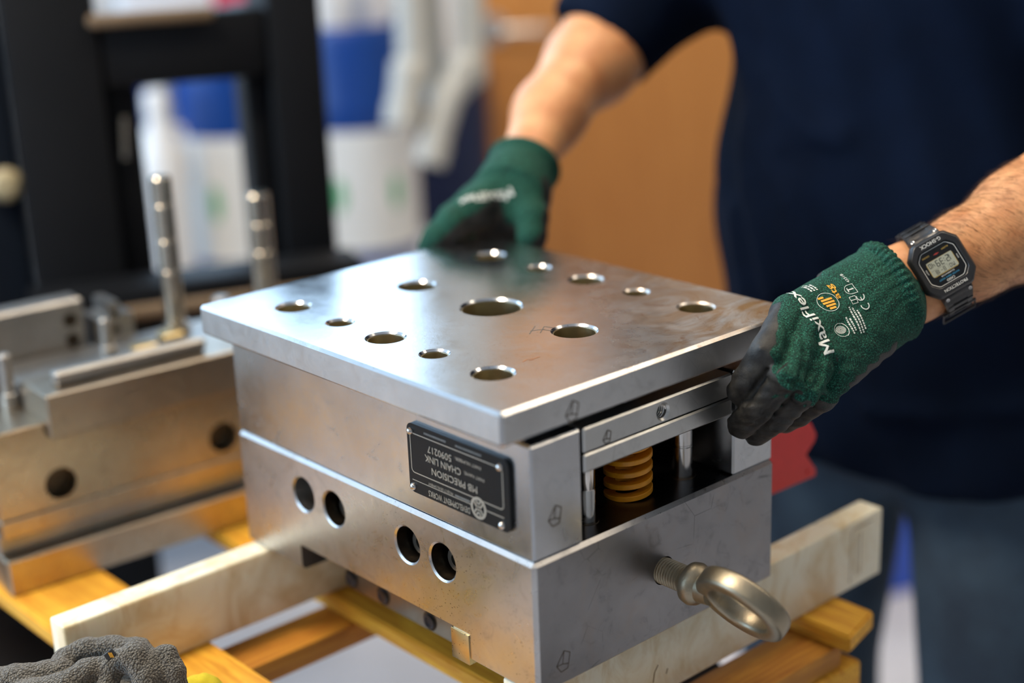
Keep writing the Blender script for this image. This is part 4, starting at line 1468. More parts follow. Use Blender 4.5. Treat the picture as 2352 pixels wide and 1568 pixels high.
# --- near glove, at the plate's corner
idx_ = J([(1815, 722, 1.083, 0.0142), (1760, 812, 1.052, 0.0128), (1718, 876, 1.062, 0.0120), (1704, 898, 1.075, 0.0115)])
mid_ = J([(1852, 768, 1.073, 0.0136), (1804, 864, 1.046, 0.0120), (1740, 938, 1.064, 0.0114), (1704, 974, 1.083, 0.0112)])
rin_ = J([(1892, 815, 1.070, 0.0130), (1848, 896, 1.056, 0.0114), (1784, 960, 1.076, 0.0108), (1738, 992, 1.095, 0.0106)])
lit_ = J([(1926, 856, 1.074, 0.0118), (1890, 912, 1.072, 0.0104), (1834, 950, 1.096, 0.0098), (1802, 968, 1.112, 0.0094)])
fingers = [[(p, r * (1.0, 0.95, 0.93, 0.95)[i]) for i, (p, r) in enumerate(f)] for f in (idx_, mid_, rin_, lit_)]
wri = J([(2010, 622, 1.124, 0.0165), (2034, 655, 1.114, 0.0165), (2054, 688, 1.112, 0.0165), (2070, 722, 1.118, 0.016)])
allp = np.array([p for f in fingers for p, r in f] + [p for p, r in wri])
FG = Field(allp.min(0) - 0.045, allp.max(0) + 0.045, 0.00125)
into = -ROT[2]                     # away from the camera
fs = [FG.chain([(f[0][0] * 0.66 + w_[0] * 0.34 - into * 0.0005, 0.0112)] + f, 0.003) for f, w_ in zip(fingers, wri)]
palm = None
for f, w_ in zip(fingers, wri):
    c_ = FG.cap(f[0][0] + into * 0.003, w_[0], f[0][1] - 0.0018, w_[1])
    palm = c_ if palm is None else smin(palm, c_, 0.016)
back_dir = -ROT[2] * -1.0
palm = smin(palm, FG.cap(pt(1850, 745, 1.100), pt(2020, 655, 1.136), 0.015, 0.017), 0.02)
palm = smin(palm, FG.cap(pt(1925, 835, 1.083), pt(2055, 705, 1.131), 0.014, 0.016), 0.02)
glove = None
for f in fs:
    glove = f if glove is None else np.minimum(glove, f)
glove = smin(glove, palm, 0.0045)
# thumb, round the far side of the plate
th = J([(1985, 690, 1.128, 0.018), (1905, 735, 1.150, 0.0155), (1835, 745, 1.175, 0.0135), (1790, 735, 1.192, 0.0118)])
glove = smin(glove, FG.chain(th, 0.004), 0.010)
# creases: cloth gathers between the fingers and over the middle joints
def ridge(p, q, r, amt):
    return smin(glove, FG.cap(p, q, r, r), amt)
ca = np.asarray(F1 - WL)
ca = ca / np.linalg.norm(ca)
CU = pt(1984, 696, 1.118)
e_b = np.array(ROT[0]) * 0.53 + np.array(ROT[1]) * -0.85
e_b = e_b - ca * (e_b @ ca)
e_b /= np.linalg.norm(e_b)
e_c = np.cross(ca, e_b)


def ring_pts(c_, rb, rc_, n_=40):
    return [c_ + e_b * rb * math.cos(2 * math.pi * i / n_) + e_c * rc_ * math.sin(2 * math.pi * i / n_) for i in range(n_ + 1)]


def ell_cyl(F_, c_, rb, rc_, z0, z1):
    x = (F_.X - c_[0]) * e_b[0] + (F_.Y - c_[1]) * e_b[1] + (F_.Z - c_[2]) * e_b[2]
    y = (F_.X - c_[0]) * e_c[0] + (F_.Y - c_[1]) * e_c[1] + (F_.Z - c_[2]) * e_c[2]
    z = (F_.X - c_[0]) * ca[0] + (F_.Y - c_[1]) * ca[1] + (F_.Z - c_[2]) * ca[2]
    r_ = (np.sqrt((x / rb) ** 2 + (y / rc_) ** 2) - 1) * min(rb, rc_)
    ang = np.arctan2(y / rc_, x / rb)
    return np.maximum(r_, np.maximum(z0 - z, z - z1)), ang, z


cuf, ang, zc = ell_cyl(FG, CU, 0.0318, 0.0252, -0.020, 0.024)
ribs = (0.0009 * np.sin(ang * 46)) * np.clip((zc - 0.006) / 0.004, 0, 1)
glove = smin(glove, cuf + ribs, 0.010)


def ell_ring(F_, c_, B_, C_, A_, rb, rc_, z0, rr_):
    x = (F_.X - c_[0]) * B_[0] + (F_.Y - c_[1]) * B_[1] + (F_.Z - c_[2]) * B_[2]
    y = (F_.X - c_[0]) * C_[0] + (F_.Y - c_[1]) * C_[1] + (F_.Z - c_[2]) * C_[2]
    z = (F_.X - c_[0]) * A_[0] + (F_.Y - c_[1]) * A_[1] + (F_.Z - c_[2]) * A_[2] - z0
    k0 = np.sqrt((x / rb) ** 2 + (y / rc_) ** 2) + 1e-6
    k1 = np.sqrt((x / rb ** 2) ** 2 + (y / rc_ ** 2) ** 2) + 1e-6
    return np.sqrt((k0 * (k0 - 1) / k1) ** 2 + z * z) - rr_


lip = ell_ring(FG, CU, e_b, e_c, ca, 0.0338, 0.0272, 0.0230, 0.0058)
seam = ell_ring(FG, CU, e_b, e_c, ca, 0.0326, 0.0260, 0.006, 0.0026)
glove = smin(glove, lip + (0.0009 * np.sin(ang * 46)), 0.0025)
glove = smin(glove, seam, 0.003)
# clear of the steel it holds
for bx in ((PX0, PX1, PY0, PY1, PZ0, PZ1), (0.0492, 0.201, 0.0008, 0.06, 0.064, 0.0822), (0.049, 0.201, 0.0004, 0.06, 0.05, 0.0634), (0.203, 0.2485, 0.0012, 0.3, 0.0, 0.083)):
    glove = np.maximum(glove, -(FG.box(*bx) - 0.0004))
tmp = FG.mesh(glove.astype(np.float32))
b_ = bmesh.new()
b_.from_mesh(tmp)
gt0 = BVHTree.FromBMesh(b_)
b_.free()
bpy.data.meshes.remove(tmp)


def on_glove(line, out_=0.0):
    r_ = []
    for px_, py_ in line:
        d_ = Vector(pt(px_, py_, 1.0) - CAM).normalized()
        h_ = gt0.ray_cast(Vector(CAM), d_, 3.0)
        if h_[0] is not None:
            r_.append(np.array(h_[0] + h_[1] * out_))
    return r_


# folds of cloth standing up over the middle joints, creases running up the back of the hand
for line, r_ in (([(1768, 860), (1790, 871), (1813, 890)], 0.0026), ([(1775, 845), (1800, 858), (1822, 872)], 0.0022), ([(1840, 878), (1847, 905), (1838, 932)], 0.0024), ([(1862, 880), (1873, 905), (1866, 928)], 0.0024),
                 ([(1888, 884), (1896, 902), (1886, 916)], 0.0022), ([(1826, 868), (1834, 895), (1826, 915)], 0.0018), ([(1748, 800), (1768, 812), (1784, 832)], 0.0016)):
    pp = on_glove(line, -0.0004)
    if len(pp) > 1:
        glove = smin(glove, FG.chain([(p, r_) for p in pp], 0.0), 0.0030)
for line, r_ in (([(1806, 738), (1812, 780), (1806, 822), (1786, 850)], 0.0018), ([(1842, 762), (1850, 800), (1846, 842), (1822, 880)], 0.0018), ([(1878, 768), (1888, 820), (1886, 862), (1866, 892)], 0.0018), ([(1912, 800), (1922, 850), (1908, 888)], 0.0014),
                 ([(1765, 850), (1735, 890), (1712, 930)], 0.0022), ([(1805, 900), (1768, 942), (1722, 985)], 0.0021), ([(1852, 925), (1815, 950), (1775, 988)], 0.0019)):
    pp = on_glove(line, 0.0002)
    if len(pp) > 1:
        glove = -smin(-glove, FG.chain([(p, r_ if 0 < i_ < len(pp) - 1 else r_ * 0.4) for i_, p in enumerate(pp)], 0.0), 0.0038)
wob = 0.0005 * np.sin(260 * FG.X + 90 * np.sin(14 * FG.Z)) * np.sin(230 * FG.Z + 170 * FG.Y)
g_me = relax(FG.mesh((glove + wob).astype(np.float32)), 1, 0.4)
FG = fs = palm = glove = cuf = ang = zc = ribs = lip = seam = wob = c_ = f = None


def coat_value(me, fingers_, dors_, ul_):
    """above 0.5: rubber coating (finger ends, finger sides, palm); below: knit"""
    co = mesh_co(me).astype(float)
    no = mesh_no(me).astype(float)
    best = np.full(len(co), 1e9)
    val = np.zeros(len(co))
    side = no @ dors_
    for k, f in enumerate(fingers_):
        for s_, ((a, ra), (b_, rb)) in enumerate(zip(f, f[1:])):
            t, q = seg_param(co, a, b_)
            q = q - (ra + (rb - ra) * t)
            fin = (s_ + t)
            # knit reaches a point on the back of the finger a little past the middle joint
            four = len(fingers_) == 4
            reach = (0.66, 1.22, 1.24, 1.0)[k]
            dk = dors_ + ul_ * (0.55, 0.25, 0.05, -0.1)[k]
            dk = dk / np.linalg.norm(dk)
            v_ = 0.5 + 0.45 * (fin - reach) + 0.60 * (0.50 - no @ dk)
            upd = q < best
            val[upd] = v_[upd]
            best[upd] = q[upd]
    return co, no, side, best, val


dorsL = np.cross(wri[0][0] - wri[3][0], idx_[0][0] - wri[0][0])
dorsL = dorsL / np.linalg.norm(dorsL)
if dorsL @ (CAM - idx_[0][0]) < 0:
    dorsL = -dorsL
uln = lit_[0][0] - idx_[0][0]
uln = uln / np.linalg.norm(uln)
co, no, side, best, val = coat_value(g_me, fingers, dorsL, uln)
# palm side of the hand
pal_q = np.full(len(co), 1e9)
for f, w_ in zip(fingers, wri):
    t, q = seg_param(co, f[0][0], w_[0])
    pal_q = np.minimum(pal_q, q - f[0][1])
uln = lit_[0][0] - idx_[0][0]
uln = uln / np.linalg.norm(uln)
pv = 0.5 + (np.where(no @ uln > 0, 0.66, -0.05) - side) * 0.6
zc_ = (co - CU) @ ca
pv = np.where(zc_ > -0.002, 0.0, pv)
isf = best < pal_q - 0.0005
coat = np.where(isf, val, pv)
set_attr(g_me, 'coat', np.clip(coat, 0, 1))
glove_ob = link('glove', g_me, M_GLOVE, person)
glove_ob['label'] = 'green knit glove with black coated fingers, wrist with watch'


# --- prints on the back of the glove
def project_print(meshes, tree, direction, off=0.00025):
    outs = []
    for me_ in meshes:
        b_ = bmesh.new()
        b_.from_mesh(me_)
        bmesh.ops.triangulate(b_, faces=b_.faces)
        for _ in range(3):
            long_ = [e for e in b_.edges if e.calc_length() > 0.0012]
            if not long_:
                break
            bmesh.ops.subdivide_edges(b_, edges=long_, cuts=1)
            bmesh.ops.triangulate(b_, faces=b_.faces)
        lost = []
        p0_ = min((v_.co for v_ in b_.verts), key=lambda c_: c_.dot(-direction)).copy()
        for v_ in list(b_.verts):
            lay = (v_.co - p0_).dot(-direction)
            hit = tree.ray_cast(v_.co - direction * 0.05, direction, 0.12)
            if hit[0] is not None and hit[1].dot(direction) < -0.12:
                v_.co = hit[0] - direction * (off + lay) + hit[1] * off
            else:
                lost.append(v_)
        bmesh.ops.delete(b_, geom=lost, context='VERTS')
        out = bpy.data.meshes.new('print')
        b_.to_mesh(out)
        b_.free()
        outs.append(out)
    return outs


def mesh_tree(ob):
    b_ = bmesh.new()
    b_.from_mesh(ob.data)
    tr = BVHTree.FromBMesh(b_)
    b_.free()
    return tr


def ring_mesh(r0, r1, a0=0, a1=360, n_=40, sx=1, sy=1):
    b_ = bmesh.new()
    A = [math.radians(a0 + (a1 - a0) * i / n_) for i in range(n_ + 1)]
    vi = [b_.verts.new((r0 * math.cos(a) * sx, r0 * math.sin(a) * sy, 0)) for a in A]
    vo = [b_.verts.new((r1 * math.cos(a) * sx, r1 * math.sin(a) * sy, 0)) for a in A]
    for i in range(n_):
        b_.faces.new((vi[i], vo[i], vo[i + 1], vi[i + 1]))
    m_ = bpy.data.meshes.new('r')
    b_.to_mesh(m_)
    b_.free()
    return m_


def quad_mesh(quads):
    b_ = bmesh.new()
    for q in quads:
        b_.faces.new([b_.verts.new((x, y, 0)) for x, y in q])
    m_ = bpy.data.meshes.new('q')
    b_.to_mesh(m_)
    b_.free()
    return m_


def rect(x0, x1, y0, y1):
    return ((x0, y0), (x1, y0), (x1, y1), (x0, y1))


gtree = mesh_tree(glove_ob)
PO = pt(1932, 790, 1.05)                          # foot of the letter M
pxd = Vector(pt(1835, 655, 1.075) - pt(1927, 783, 1.05)).normalized()
pnd = Vector(dorsL)
pxd = (pxd - pnd * pxd.dot(pnd)).normalized()
pyd = pnd.cross(pxd).normalized()
MP = frame_matrix(PO, pxd, pyd, pnd)
pdir = -pnd


def gprint(ms, mat=None):
    for m_ in ms:
        m_.transform(MP)
    outs = project_print(ms, gtree, pdir)
    return link('glove_print', join_meshes(outs), mat or M_PRINT, glove_ob)


def tmesh(s, x, y, w_, h_, bold=0.0):
    m_ = text_mesh(s, w=w_, h=h_, bold=bold)
    m_.transform(Matrix.Translation((x, y, 0)))
    return m_


def moved(m_, x, y, ang=0.0):
    m_.transform(Matrix.Translation((x, y, 0)) @ Matrix.Rotation(ang, 4, 'Z'))
    return m_


GP_ORIG = 1
gprint([tmesh('MaxiFlex', -0.002, 0.0005, 0.0540, 0.0078, 0.020)])
# round emblem with a striped hand
gprint([moved(ring_mesh(0.0076, 0.0080), 0.0345, -0.0155)])
strp = []
for i, (l0, l1) in enumerate(((-0.0036, 0.0016), (-0.0050, 0.0030), (-0.0056, 0.0040), (-0.0050, 0.0040), (0.0005, 0.0050))):
    x = -0.0050 + i * 0.0025
    strp.append(rect(x - 0.00085, x + 0.00085, l0, l1))
gprint([moved(quad_mesh(strp), 0.0340, -0.0150)], M_PRINTO)
gprint([tmesh('atg', 0.0345, -0.0270, 0.0130, 0.0048, 0.02)], M_PRINTO)
# fingerprint roundel
gprint([moved(ring_mesh(0.0054, 0.0060, 200, 330), 0.0115, -0.0135), moved(ring_mesh(0.0052, 0.0055, 330, 560), 0.0115, -0.0135)]
       + [moved(ring_mesh(r_, r_ + 0.0003, 0, 360, 20, 0.9, 1.15), 0.0118, -0.0132) for r_ in (0.0006, 0.0013, 0.0020, 0.0027, 0.0033)])
# CE mark and small print rows
gprint([moved(ring_mesh(0.0026, 0.0034, 70, 290, 20), 0.0235, -0.0405), moved(ring_mesh(0.0026, 0.0034, 70, 290, 20), 0.0310, -0.0405), moved(quad_mesh([rect(-0.003, -0.0004, -0.0004, 0.0004)]), 0.0310, -0.0405)])
rows = []
for (x0, x1, y) in ((0.006, 0.020, -0.0225), (0.008, 0.018, -0.0250), (0.005, 0.026, -0.0285), (0.005, 0.025, -0.0310), (0.007, 0.022, -0.0335), (0.046, 0.053, -0.0100), (0.046, 0.054, -0.0125), (0.046, 0.053, -0.0150)):
    x = x0
    while x < x1:
        l_ = 0.0008 + 0.0014 * rnd.random()
        rows.append(rect(x, min(x + l_, x1), y, y + 0.0013))
        x += l_ + 0.0005
gprint([quad_mesh(rows)])['kind'] = 'stuff'
gprint([tmesh('4331B', 0.044, -0.0400, 0.0085, 0.0020, 0.01), moved(ring_mesh(0.0036, 0.0040, 0, 180, 16), 0.0385, -0.0365), moved(quad_mesh([rect(-0.0040, -0.0036, -0.004, 0), rect(0.0036, 0.0040, -0.004, 0), rect(-0.004, 0.004, -0.0043, -0.0039), rect(-0.0005, 0.0005, -0.003, 0.002), rect(-0.0018, 0.0018, 0.0012, 0.002)]), 0.0385, -0.0365),
        moved(quad_mesh([rect(-0.003, 0.003, -0.0026, -0.0022), rect(-0.003, 0.003, 0.0022, 0.0026), rect(-0.003, -0.0026, -0.0026, 0.0026), rect(0.0026, 0.003, -0.0026, 0.0026), rect(-0.0003, 0.0003, -0.0026, 0.0026)]), 0.0300, -0.0345)])

# stitched edge of the coating along the hand's outer side: small raised beads
bd = bmesh.new()

# --- far glove, over the plate's rear corner
rf_idx = J([(1092, 474, 1.372, 0.0150), (1040, 510, 1.362, 0.0135), (1004, 545, 1.364, 0.0125), (988, 566, 1.372, 0.0115)])
rf_mid = J([(1095, 466, 1.398, 0.0150), (1040, 500, 1.392, 0.0135), (1002, 545, 1.392, 0.0125), (990, 590, 1.395, 0.0115)])
rf_rin = J([(1105, 462, 1.420, 0.0145), (1060, 500, 1.420, 0.0130), (1025, 550, 1.418, 0.0120), (1010, 600, 1.415, 0.0110)])
rf_lit = J([(1120, 468, 1.438, 0.0130), (1085, 510, 1.440, 0.0115), (1055, 560, 1.436, 0.0108), (1040, 600, 1.430, 0.0100)])
rf_th = J([(1205, 450, 1.385, 0.0185), (1222, 498, 1.366, 0.0150), (1222, 540, 1.360, 0.0132), (1216, 582, 1.366, 0.0118)])
rfs = [rf_idx, rf_mid, rf_rin, rf_lit]
rw = J([(1168, 420, 1.388, 0.020), (1178, 416, 1.402, 0.020), (1192, 414, 1.416, 0.020), (1206, 416, 1.426, 0.019)])
allp = np.array([p for f in rfs + [rf_th] for p, r in f] + [p for p, r in rw])
FR = Field(allp.min(0) - 0.045, allp.max(0) + 0.045, 0.0018)
g2 = None
for f in rfs:
    c_ = FR.chain(f, 0.004)
    g2 = c_ if g2 is None else smin(g2, c_, 0.003)
g2 = smin(g2, FR.chain(rf_th, 0.005), 0.004)
pm = None
for f, w_ in zip(rfs, rw):
    c_ = FR.cap(f[0][0], w_[0], f[0][1], w_[1])
    pm = c_ if pm is None else smin(pm, c_, 0.016)
pm = smin(pm, FR.cap(rf_th[0][0], rw[1][0], 0.0185, 0.021), 0.02)
pm = smin(pm, FR.cap(pt(1130, 475, 1.40), pt(1195, 455, 1.395), 0.016, 0.018), 0.02)
pm = smin(pm, FR.cap(pt(1110, 510, 1.402), pt(1195, 495, 1.400), 0.017, 0.019), 0.02)
pm = smin(pm, FR.cap(pt(1100, 545, 1.412), pt(1190, 540, 1.408), 0.016, 0.017), 0.02)
g2 = smin(g2, pm, 0.012)
ca2 = G1 - WR
ca2 = ca2 / np.linalg.norm(ca2)
eb2 = np.array(ROT[0])
eb2 = eb2 - ca2 * (eb2 @ ca2)
eb2 /= np.linalg.norm(eb2)
ec2 = np.cross(ca2, eb2)
C2 = WR + ca2 * 0.002
x = (FR.X - C2[0]) * eb2[0] + (FR.Y - C2[1]) * eb2[1] + (FR.Z - C2[2]) * eb2[2]
y = (FR.X - C2[0]) * ec2[0] + (FR.Y - C2[1]) * ec2[1] + (FR.Z - C2[2]) * ec2[2]
z = (FR.X - C2[0]) * ca2[0] + (FR.Y - C2[1]) * ca2[1] + (FR.Z - C2[2]) * ca2[2]
r_ = (np.sqrt((x / 0.0315) ** 2 + (y / 0.029) ** 2) - 1) * 0.029
g2 = smin(g2, np.maximum(r_, np.maximum(-0.030 - z, z - 0.010)), 0.012)
g2 = smin(g2, ell_ring(FR, C2, eb2, ec2, ca2, 0.0315, 0.029, 0.010, 0.0042), 0.004)
for bx in ((PX0, PX1, PY0, PY1, PZ0, PZ1), (0.0, 0.25, 0.0, BY, -0.1, 0.083)):
    g2 = np.maximum(g2, -(FR.box(*bx) - 0.0004))
g2_me = relax(FR.mesh(g2), 2)
FR = g2 = pm = c_ = x = y = z = r_ = None
dorsR = np.array(ROT[1]) * 0.62 - np.array(ROT[0]) * 0.62 + np.array(ROT[2]) * 0.45
dorsR /= np.linalg.norm(dorsR)
co, no, side, best, val = coat_value(g2_me, rfs, dorsR, uln)
t_, q_ = seg_param(co, rf_th[0][0], rf_th[-1][0])
zc_ = (co - C2) @ ca2
cv = 0.5 + (0.08 - no @ dorsR) * 0.9
cv = np.where(zc_ > -0.02, 0.0, cv)
set_attr(g2_me, 'coat', np.clip(cv, 0, 1))
glove2 = link('glove', g2_me, M_GLOVE, person)
glove2['label'] = 'green knit glove with black palm at the rear corner'
g2tree = mesh_tree(glove2)
d2 = Vector(np.array(ROT[2]) * 0.75 + np.array(ROT[1]) * 0.55 - np.array(ROT[0]) * 0.35).normalized()
x2 = Vector(pt(1062, 468, 1.36) - pt(1165, 428, 1.36)).normalized()
x2 = (x2 - d2 * x2.dot(d2)).normalized()
y2_ = d2.cross(x2).normalized()
m_ = text_mesh('MaxiFlex', w=0.046, h=0.0070, bold=0.03)
m_.transform(frame_matrix(pt(1168, 424, 1.36), x2, y2_, d2))
link('glove_print', join_meshes(project_print([m_], g2tree, -d2)), M_PRINT, glove2)

# ------------------------------------------------------------------ wristwatch
WC = pt(2157, 612, 1.1230)                     # back of the case, on the wrist
y12 = np.array(ROT[0]) * 0.50 - np.array(ROT[1]) * 0.866 + np.array(ROT[2]) * -0.10
nz_ = np.array(ROT[2]) * 1.0 + np.array(ROT[1]) * 0.10 + np.array(ROT[0]) * -0.06
nz_ /= np.linalg.norm(nz_)
y12 = y12 - nz_ * (y12 @ nz_)
y12 /= np.linalg.norm(y12)
x3 = np.cross(y12, nz_)
MW = frame_matrix(WC, x3, y12, nz_) @ Matrix.Scale(0.001, 4)     # millimetres
watch = empty('wristwatch', WC, 'black square digital wristwatch with resin strap worn above the green glove', 'watch')
nr = N('black_resin')
rn = nr.noise(nr.coord(), 900, 2)
nr.set(base=(0.014, 0.014, 0.015), rough=0.38, spec=0.5, normal=nr.bump(rn, 0.12, 0.0004))
M_RESIN = nr.m
M_GLOSSB = plain('watch_face_black', (0.006, 0.006, 0.006), 0.12)
M_LCD = plain('lcd_grey_green', (0.36, 0.37, 0.29), 0.2)
M_SEG = plain('lcd_digit', (0.03, 0.032, 0.028), 0.3)
M_WTXT = plain('watch_white_print', (0.66, 0.65, 0.60), 0.4)
M_GTXT = plain('watch_gold_print', (0.42, 0.28, 0.06), 0.4)
M_BTXT = plain('watch_blue_print', (0.05, 0.26, 0.42), 0.4)


def octa(w_, h_, cx_, cy_, n_=64, rnd_=0.0):
    """outline of a rectangle with cut corners, half sizes w_, h_, cut cx_, cy_"""
    P = [(w_, -h_ + cy_), (w_, h_ - cy_), (w_ - cx_, h_), (-w_ + cx_, h_), (-w_, h_ - cy_), (-w_, -h_ + cy_), (-w_ + cx_, -h_), (w_ - cx_, -h_)]
    out = []
    for i in range(n_):
        a = 2 * math.pi * i / n_
        d = Vector((math.cos(a), math.sin(a)))
        best_ = None
        for k in range(8):
            p, q = Vector(P[k]), Vector(P[(k + 1) % 8])
            e_ = q - p
            den = d.x * e_.y - d.y * e_.x
            if abs(den) < 1e-9:
                continue
            t = (p.x * e_.y - p.y * e_.x) / den
            s_ = (p.x * d.y - p.y * d.x) / den
            if t > 0 and -1e-6 <= s_ <= 1 + 1e-6:
                best_ = t if best_ is None else min(best_, t)
        out.append((d.x * best_, d.y * best_))
    return out


def loft(rings, M=MW, cap0=True, cap1=True):
    b_ = bmesh.new()
    R = [[b_.verts.new((x, y, z)) for x, y in r] for r, z in rings]
    for a, c_ in zip(R, R[1:]):
        for i in range(len(a)):
            j = (i + 1) % len(a)
            b_.faces.new((a[i], a[j], c_[j], c_[i]))
    if cap0:
        b_.faces.new(R[0][::-1])
    if cap1:
        b_.faces.new(R[-1])
    bmesh.ops.transform(b_, matrix=M, verts=b_.verts)
    return bm_mesh(b_, angle=30)


link('case', loft([(octa(17, 19, 6, 6), 0), (octa(19.5, 20.5, 6, 6.5), 1.5), (octa(20, 21, 6, 6.5), 6.0), (octa(19, 20, 6, 6), 7.5)]), M_RESIN, watch)
bez = link('bezel', loft([(octa(20.5, 21.8, 7.5, 8.5), 5.0), (octa(21.4, 22.6, 7.8, 9), 6.5), (octa(21.2, 22.4, 7.8, 9), 9.5), (octa(19.6, 21.2, 7.2, 8.4), 12.3), (octa(18.8, 20.6, 7, 8), 12.8), (octa(16.4, 15.4, 5.0, 5.2), 12.9),
                          (octa(16.0, 15.0, 5.0, 5.2), 12.5), (octa(15.8, 14.8, 5, 5.2), 10.6)], cap1=False), M_RESIN, watch)
link('crystal_face', loft([(octa(15.9, 14.9, 5, 5.2), 10.3), (octa(15.9, 14.9, 5, 5.2), 11.2)]), M_GLOSSB, watch)


def wquads(quads, z, mat, name, parent=watch):
    m_ = quad_mesh(quads)
    m_.transform(MW @ Matrix.Translation((0, 0, z)))
    return link(name, m_, mat, parent)


# silver line round the face
def ringq(o0, o1):
    return [(o0[i], o1[i], o1[(i + 1) % len(o0)], o0[(i + 1) % len(o0)]) for i in range(len(o0))]


wquads(ringq(octa(14.6, 13.7, 4.6, 4.8), octa(15.0, 14.1, 4.7, 4.9)), 11.26, M_WTXT, 'face_line')
lcd = wquads([rect(-10.6, 10.6, -6.0, 5.6)], 11.28, M_LCD, 'display')
wquads(ringq(octa(10.6, 5.8, 1, 1), octa(10.95, 6.15, 1, 1)), 11.27, M_GTXT, 'display_frame')


def digit(ch, x, y, w_, h_, t):
    seg = {'0': 'abcdef', '1': 'bc', '2': 'abged', '3': 'abgcd', '4': 'fgbc', '5': 'afgcd', '6': 'afgedc', '7': 'abc', '8': 'abcdefg', '9': 'abcdfg', '-': 'g', 'M': 'abcefm', 'O': 'abcdef'}[ch]
    g_ = t * 0.25
    R = {'a': rect(x + t * .6, x + w_ - t * .6, y + h_ - t, y + h_), 'g': rect(x + t * .6, x + w_ - t * .6, y + h_ / 2 - t / 2, y + h_ / 2 + t / 2), 'd': rect(x + t * .6, x + w_ - t * .6, y, y + t),
         'f': rect(x, x + t, y + h_ / 2 + g_, y + h_ - t * .4), 'b': rect(x + w_ - t, x + w_, y + h_ / 2 + g_, y + h_ - t * .4), 'e': rect(x, x + t, y + t * .4, y + h_ / 2 - g_), 'c': rect(x + w_ - t, x + w_, y + t * .4, y + h_ / 2 - g_),
         'm': rect(x + w_ / 2 - t / 2, x + w_ / 2 + t / 2, y + h_ / 2, y + h_ - t)}
    return [R[k] for k in seg]


Q = []
for ch, x in (('1', -9.8), ('2', -7.0), ('3', -2.2), ('9', 1.3)):
    Q += digit(ch, x, -5.0, 2.7, 5.2, 0.62)
Q += [rect(-3.4, -2.8, -3.9, -3.2), rect(-3.4, -2.8, -1.9, -1.2)]
for ch, x in (('4', 5.2), ('0', 7.7)):
    Q += digit(ch, x, -5.0, 2.0, 3.8, 0.48)
for ch, x in (('M', -8.4), ('O', -6.0)):
    Q += digit(ch, x, 1.9, 1.9, 3.0, 0.45)
for ch, x in (('8', -0.8), ('-', 1.5), ('1', 3.2), ('8', 5.4)):
    Q += digit(ch, x, 1.7, 1.8, 3.2, 0.42)
Q += [rect(-3.0, 10.0, 1.0, 1.15), rect(-3.1, -2.95, 1.0, 5.3)]
wquads(Q, 11.30, M_SEG, 'digit', lcd)


def wtext(s, y, w_, h_, z, mat, bold=0.0, xc=0.0, name='watch_print', rot=0.0):
    m_ = text_mesh(s, w=w_, h=h_, bold=bold, align='C')
    m_.transform(MW @ Matrix.Translation((xc, y, z)) @ Matrix.Rotation(rot, 4, 'Z'))
    return link(name, m_, mat, bez)


wtext('PROTECTION', 18.2, 19, 2.2, 13.0, M_WTXT, 0.015)
wtext('G-SHOCK', -18.0, 17, 2.7, 13.0, M_WTXT, 0.02)
wtext('CASIO', 12.0, 6.6, 1.7, 11.27, M_WTXT, 0.02)
wtext('WATER 20BAR RESIST', 9.7, 17, 1.25, 11.27, M_BTXT, 0.01)
wtext('ILLUMINATOR', 7.5, 11, 1.0, 11.27, M_WTXT, 0.01)
wtext('ALARM', -10.2, 5.6, 1.2, 11.27, M_GTXT, 0.01, -8.0)
wtext('CHRONO', -10.2, 6.0, 1.2, 11.27, M_GTXT, 0.01, 8.2)
wtext('MODE', 0, 3.4, 0.9, 11.27, M_WTXT, 0.01, -12.8, rot=math.pi / 2)
wtext('ADJUST', 0, 4.4, 0.9, 11.27, M_WTXT, 0.01, 12.8, rot=math.pi / 2)
wquads(ringq(octa(3.0, 1.5, 1.2, 1.2, 32), octa(3.4, 1.9, 1.3, 1.3, 32)), 11.27, M_GTXT, 'emblem')
wquads([((-2.6, -9.2 + 0), (0, -8.4), (2.6, -9.2), (0, -9.8))], 11.27, plain('watch_red', (0.30, 0.03, 0.02), 0.4), 'emblem')
bpy.data.objects[-1] if False else None
# side buttons and guards
for sx_ in (-1, 1):
    for sy_ in (-1, 1):
        link('button', lathe_mesh([(0, 0), (1.7, 0), (1.7, 2.0), (1.3, 2.6), (0, 2.6)], 18, MW @ axis_frame((sx_ * 19.6, sy_ * 9.0, 5.0), (sx_, 0, 0))), M_PIN, watch)
        link('button_guard', box_mesh(sx_ * 20.6 - 1.2, sx_ * 20.6 + 1.2, sy_ * 4.6 - 1.6, sy_ * 4.6 + 1.6, 3.2, 7.4, 0.6, 2, MW), M_RESIN, watch)
# strap, bent round the wrist
nstr = N('strap_resin')
nstr.set(base=(0.016, 0.016, 0.017), rough=0.33, spec=0.5, normal=nstr.bump(nstr.noise(nstr.coord(), 700, 2), 0.1, 0.0004))
M_STRAP = nstr.m


def strap_path(sg, n_=22):
    A = [(20.0, 6.0), (24.5, 3.4), (29.5, -2.0), (33.2, -10.0), (34.2, -20.0), (32.0, -31.0), (25.5, -41.0), (14.0, -47.5), (0.0, -49.5)]
    out = []
    for i in range(len(A) - 1):
        for k in range(4):
            t = k / 4
            p0, p1, p2, p3 = A[max(i - 1, 0)], A[i], A[i + 1], A[min(i + 2, len(A) - 1)]
            q = [0.5 * (2 * p1[m] + (p2[m] - p0[m]) * t + (2 * p0[m] - 5 * p1[m] + 4 * p2[m] - p3[m]) * t * t + (3 * p1[m] - p0[m] - 3 * p2[m] + p3[m]) * t ** 3) for m in (0, 1)]
            out.append((q[0] * sg, q[1]))
    return out


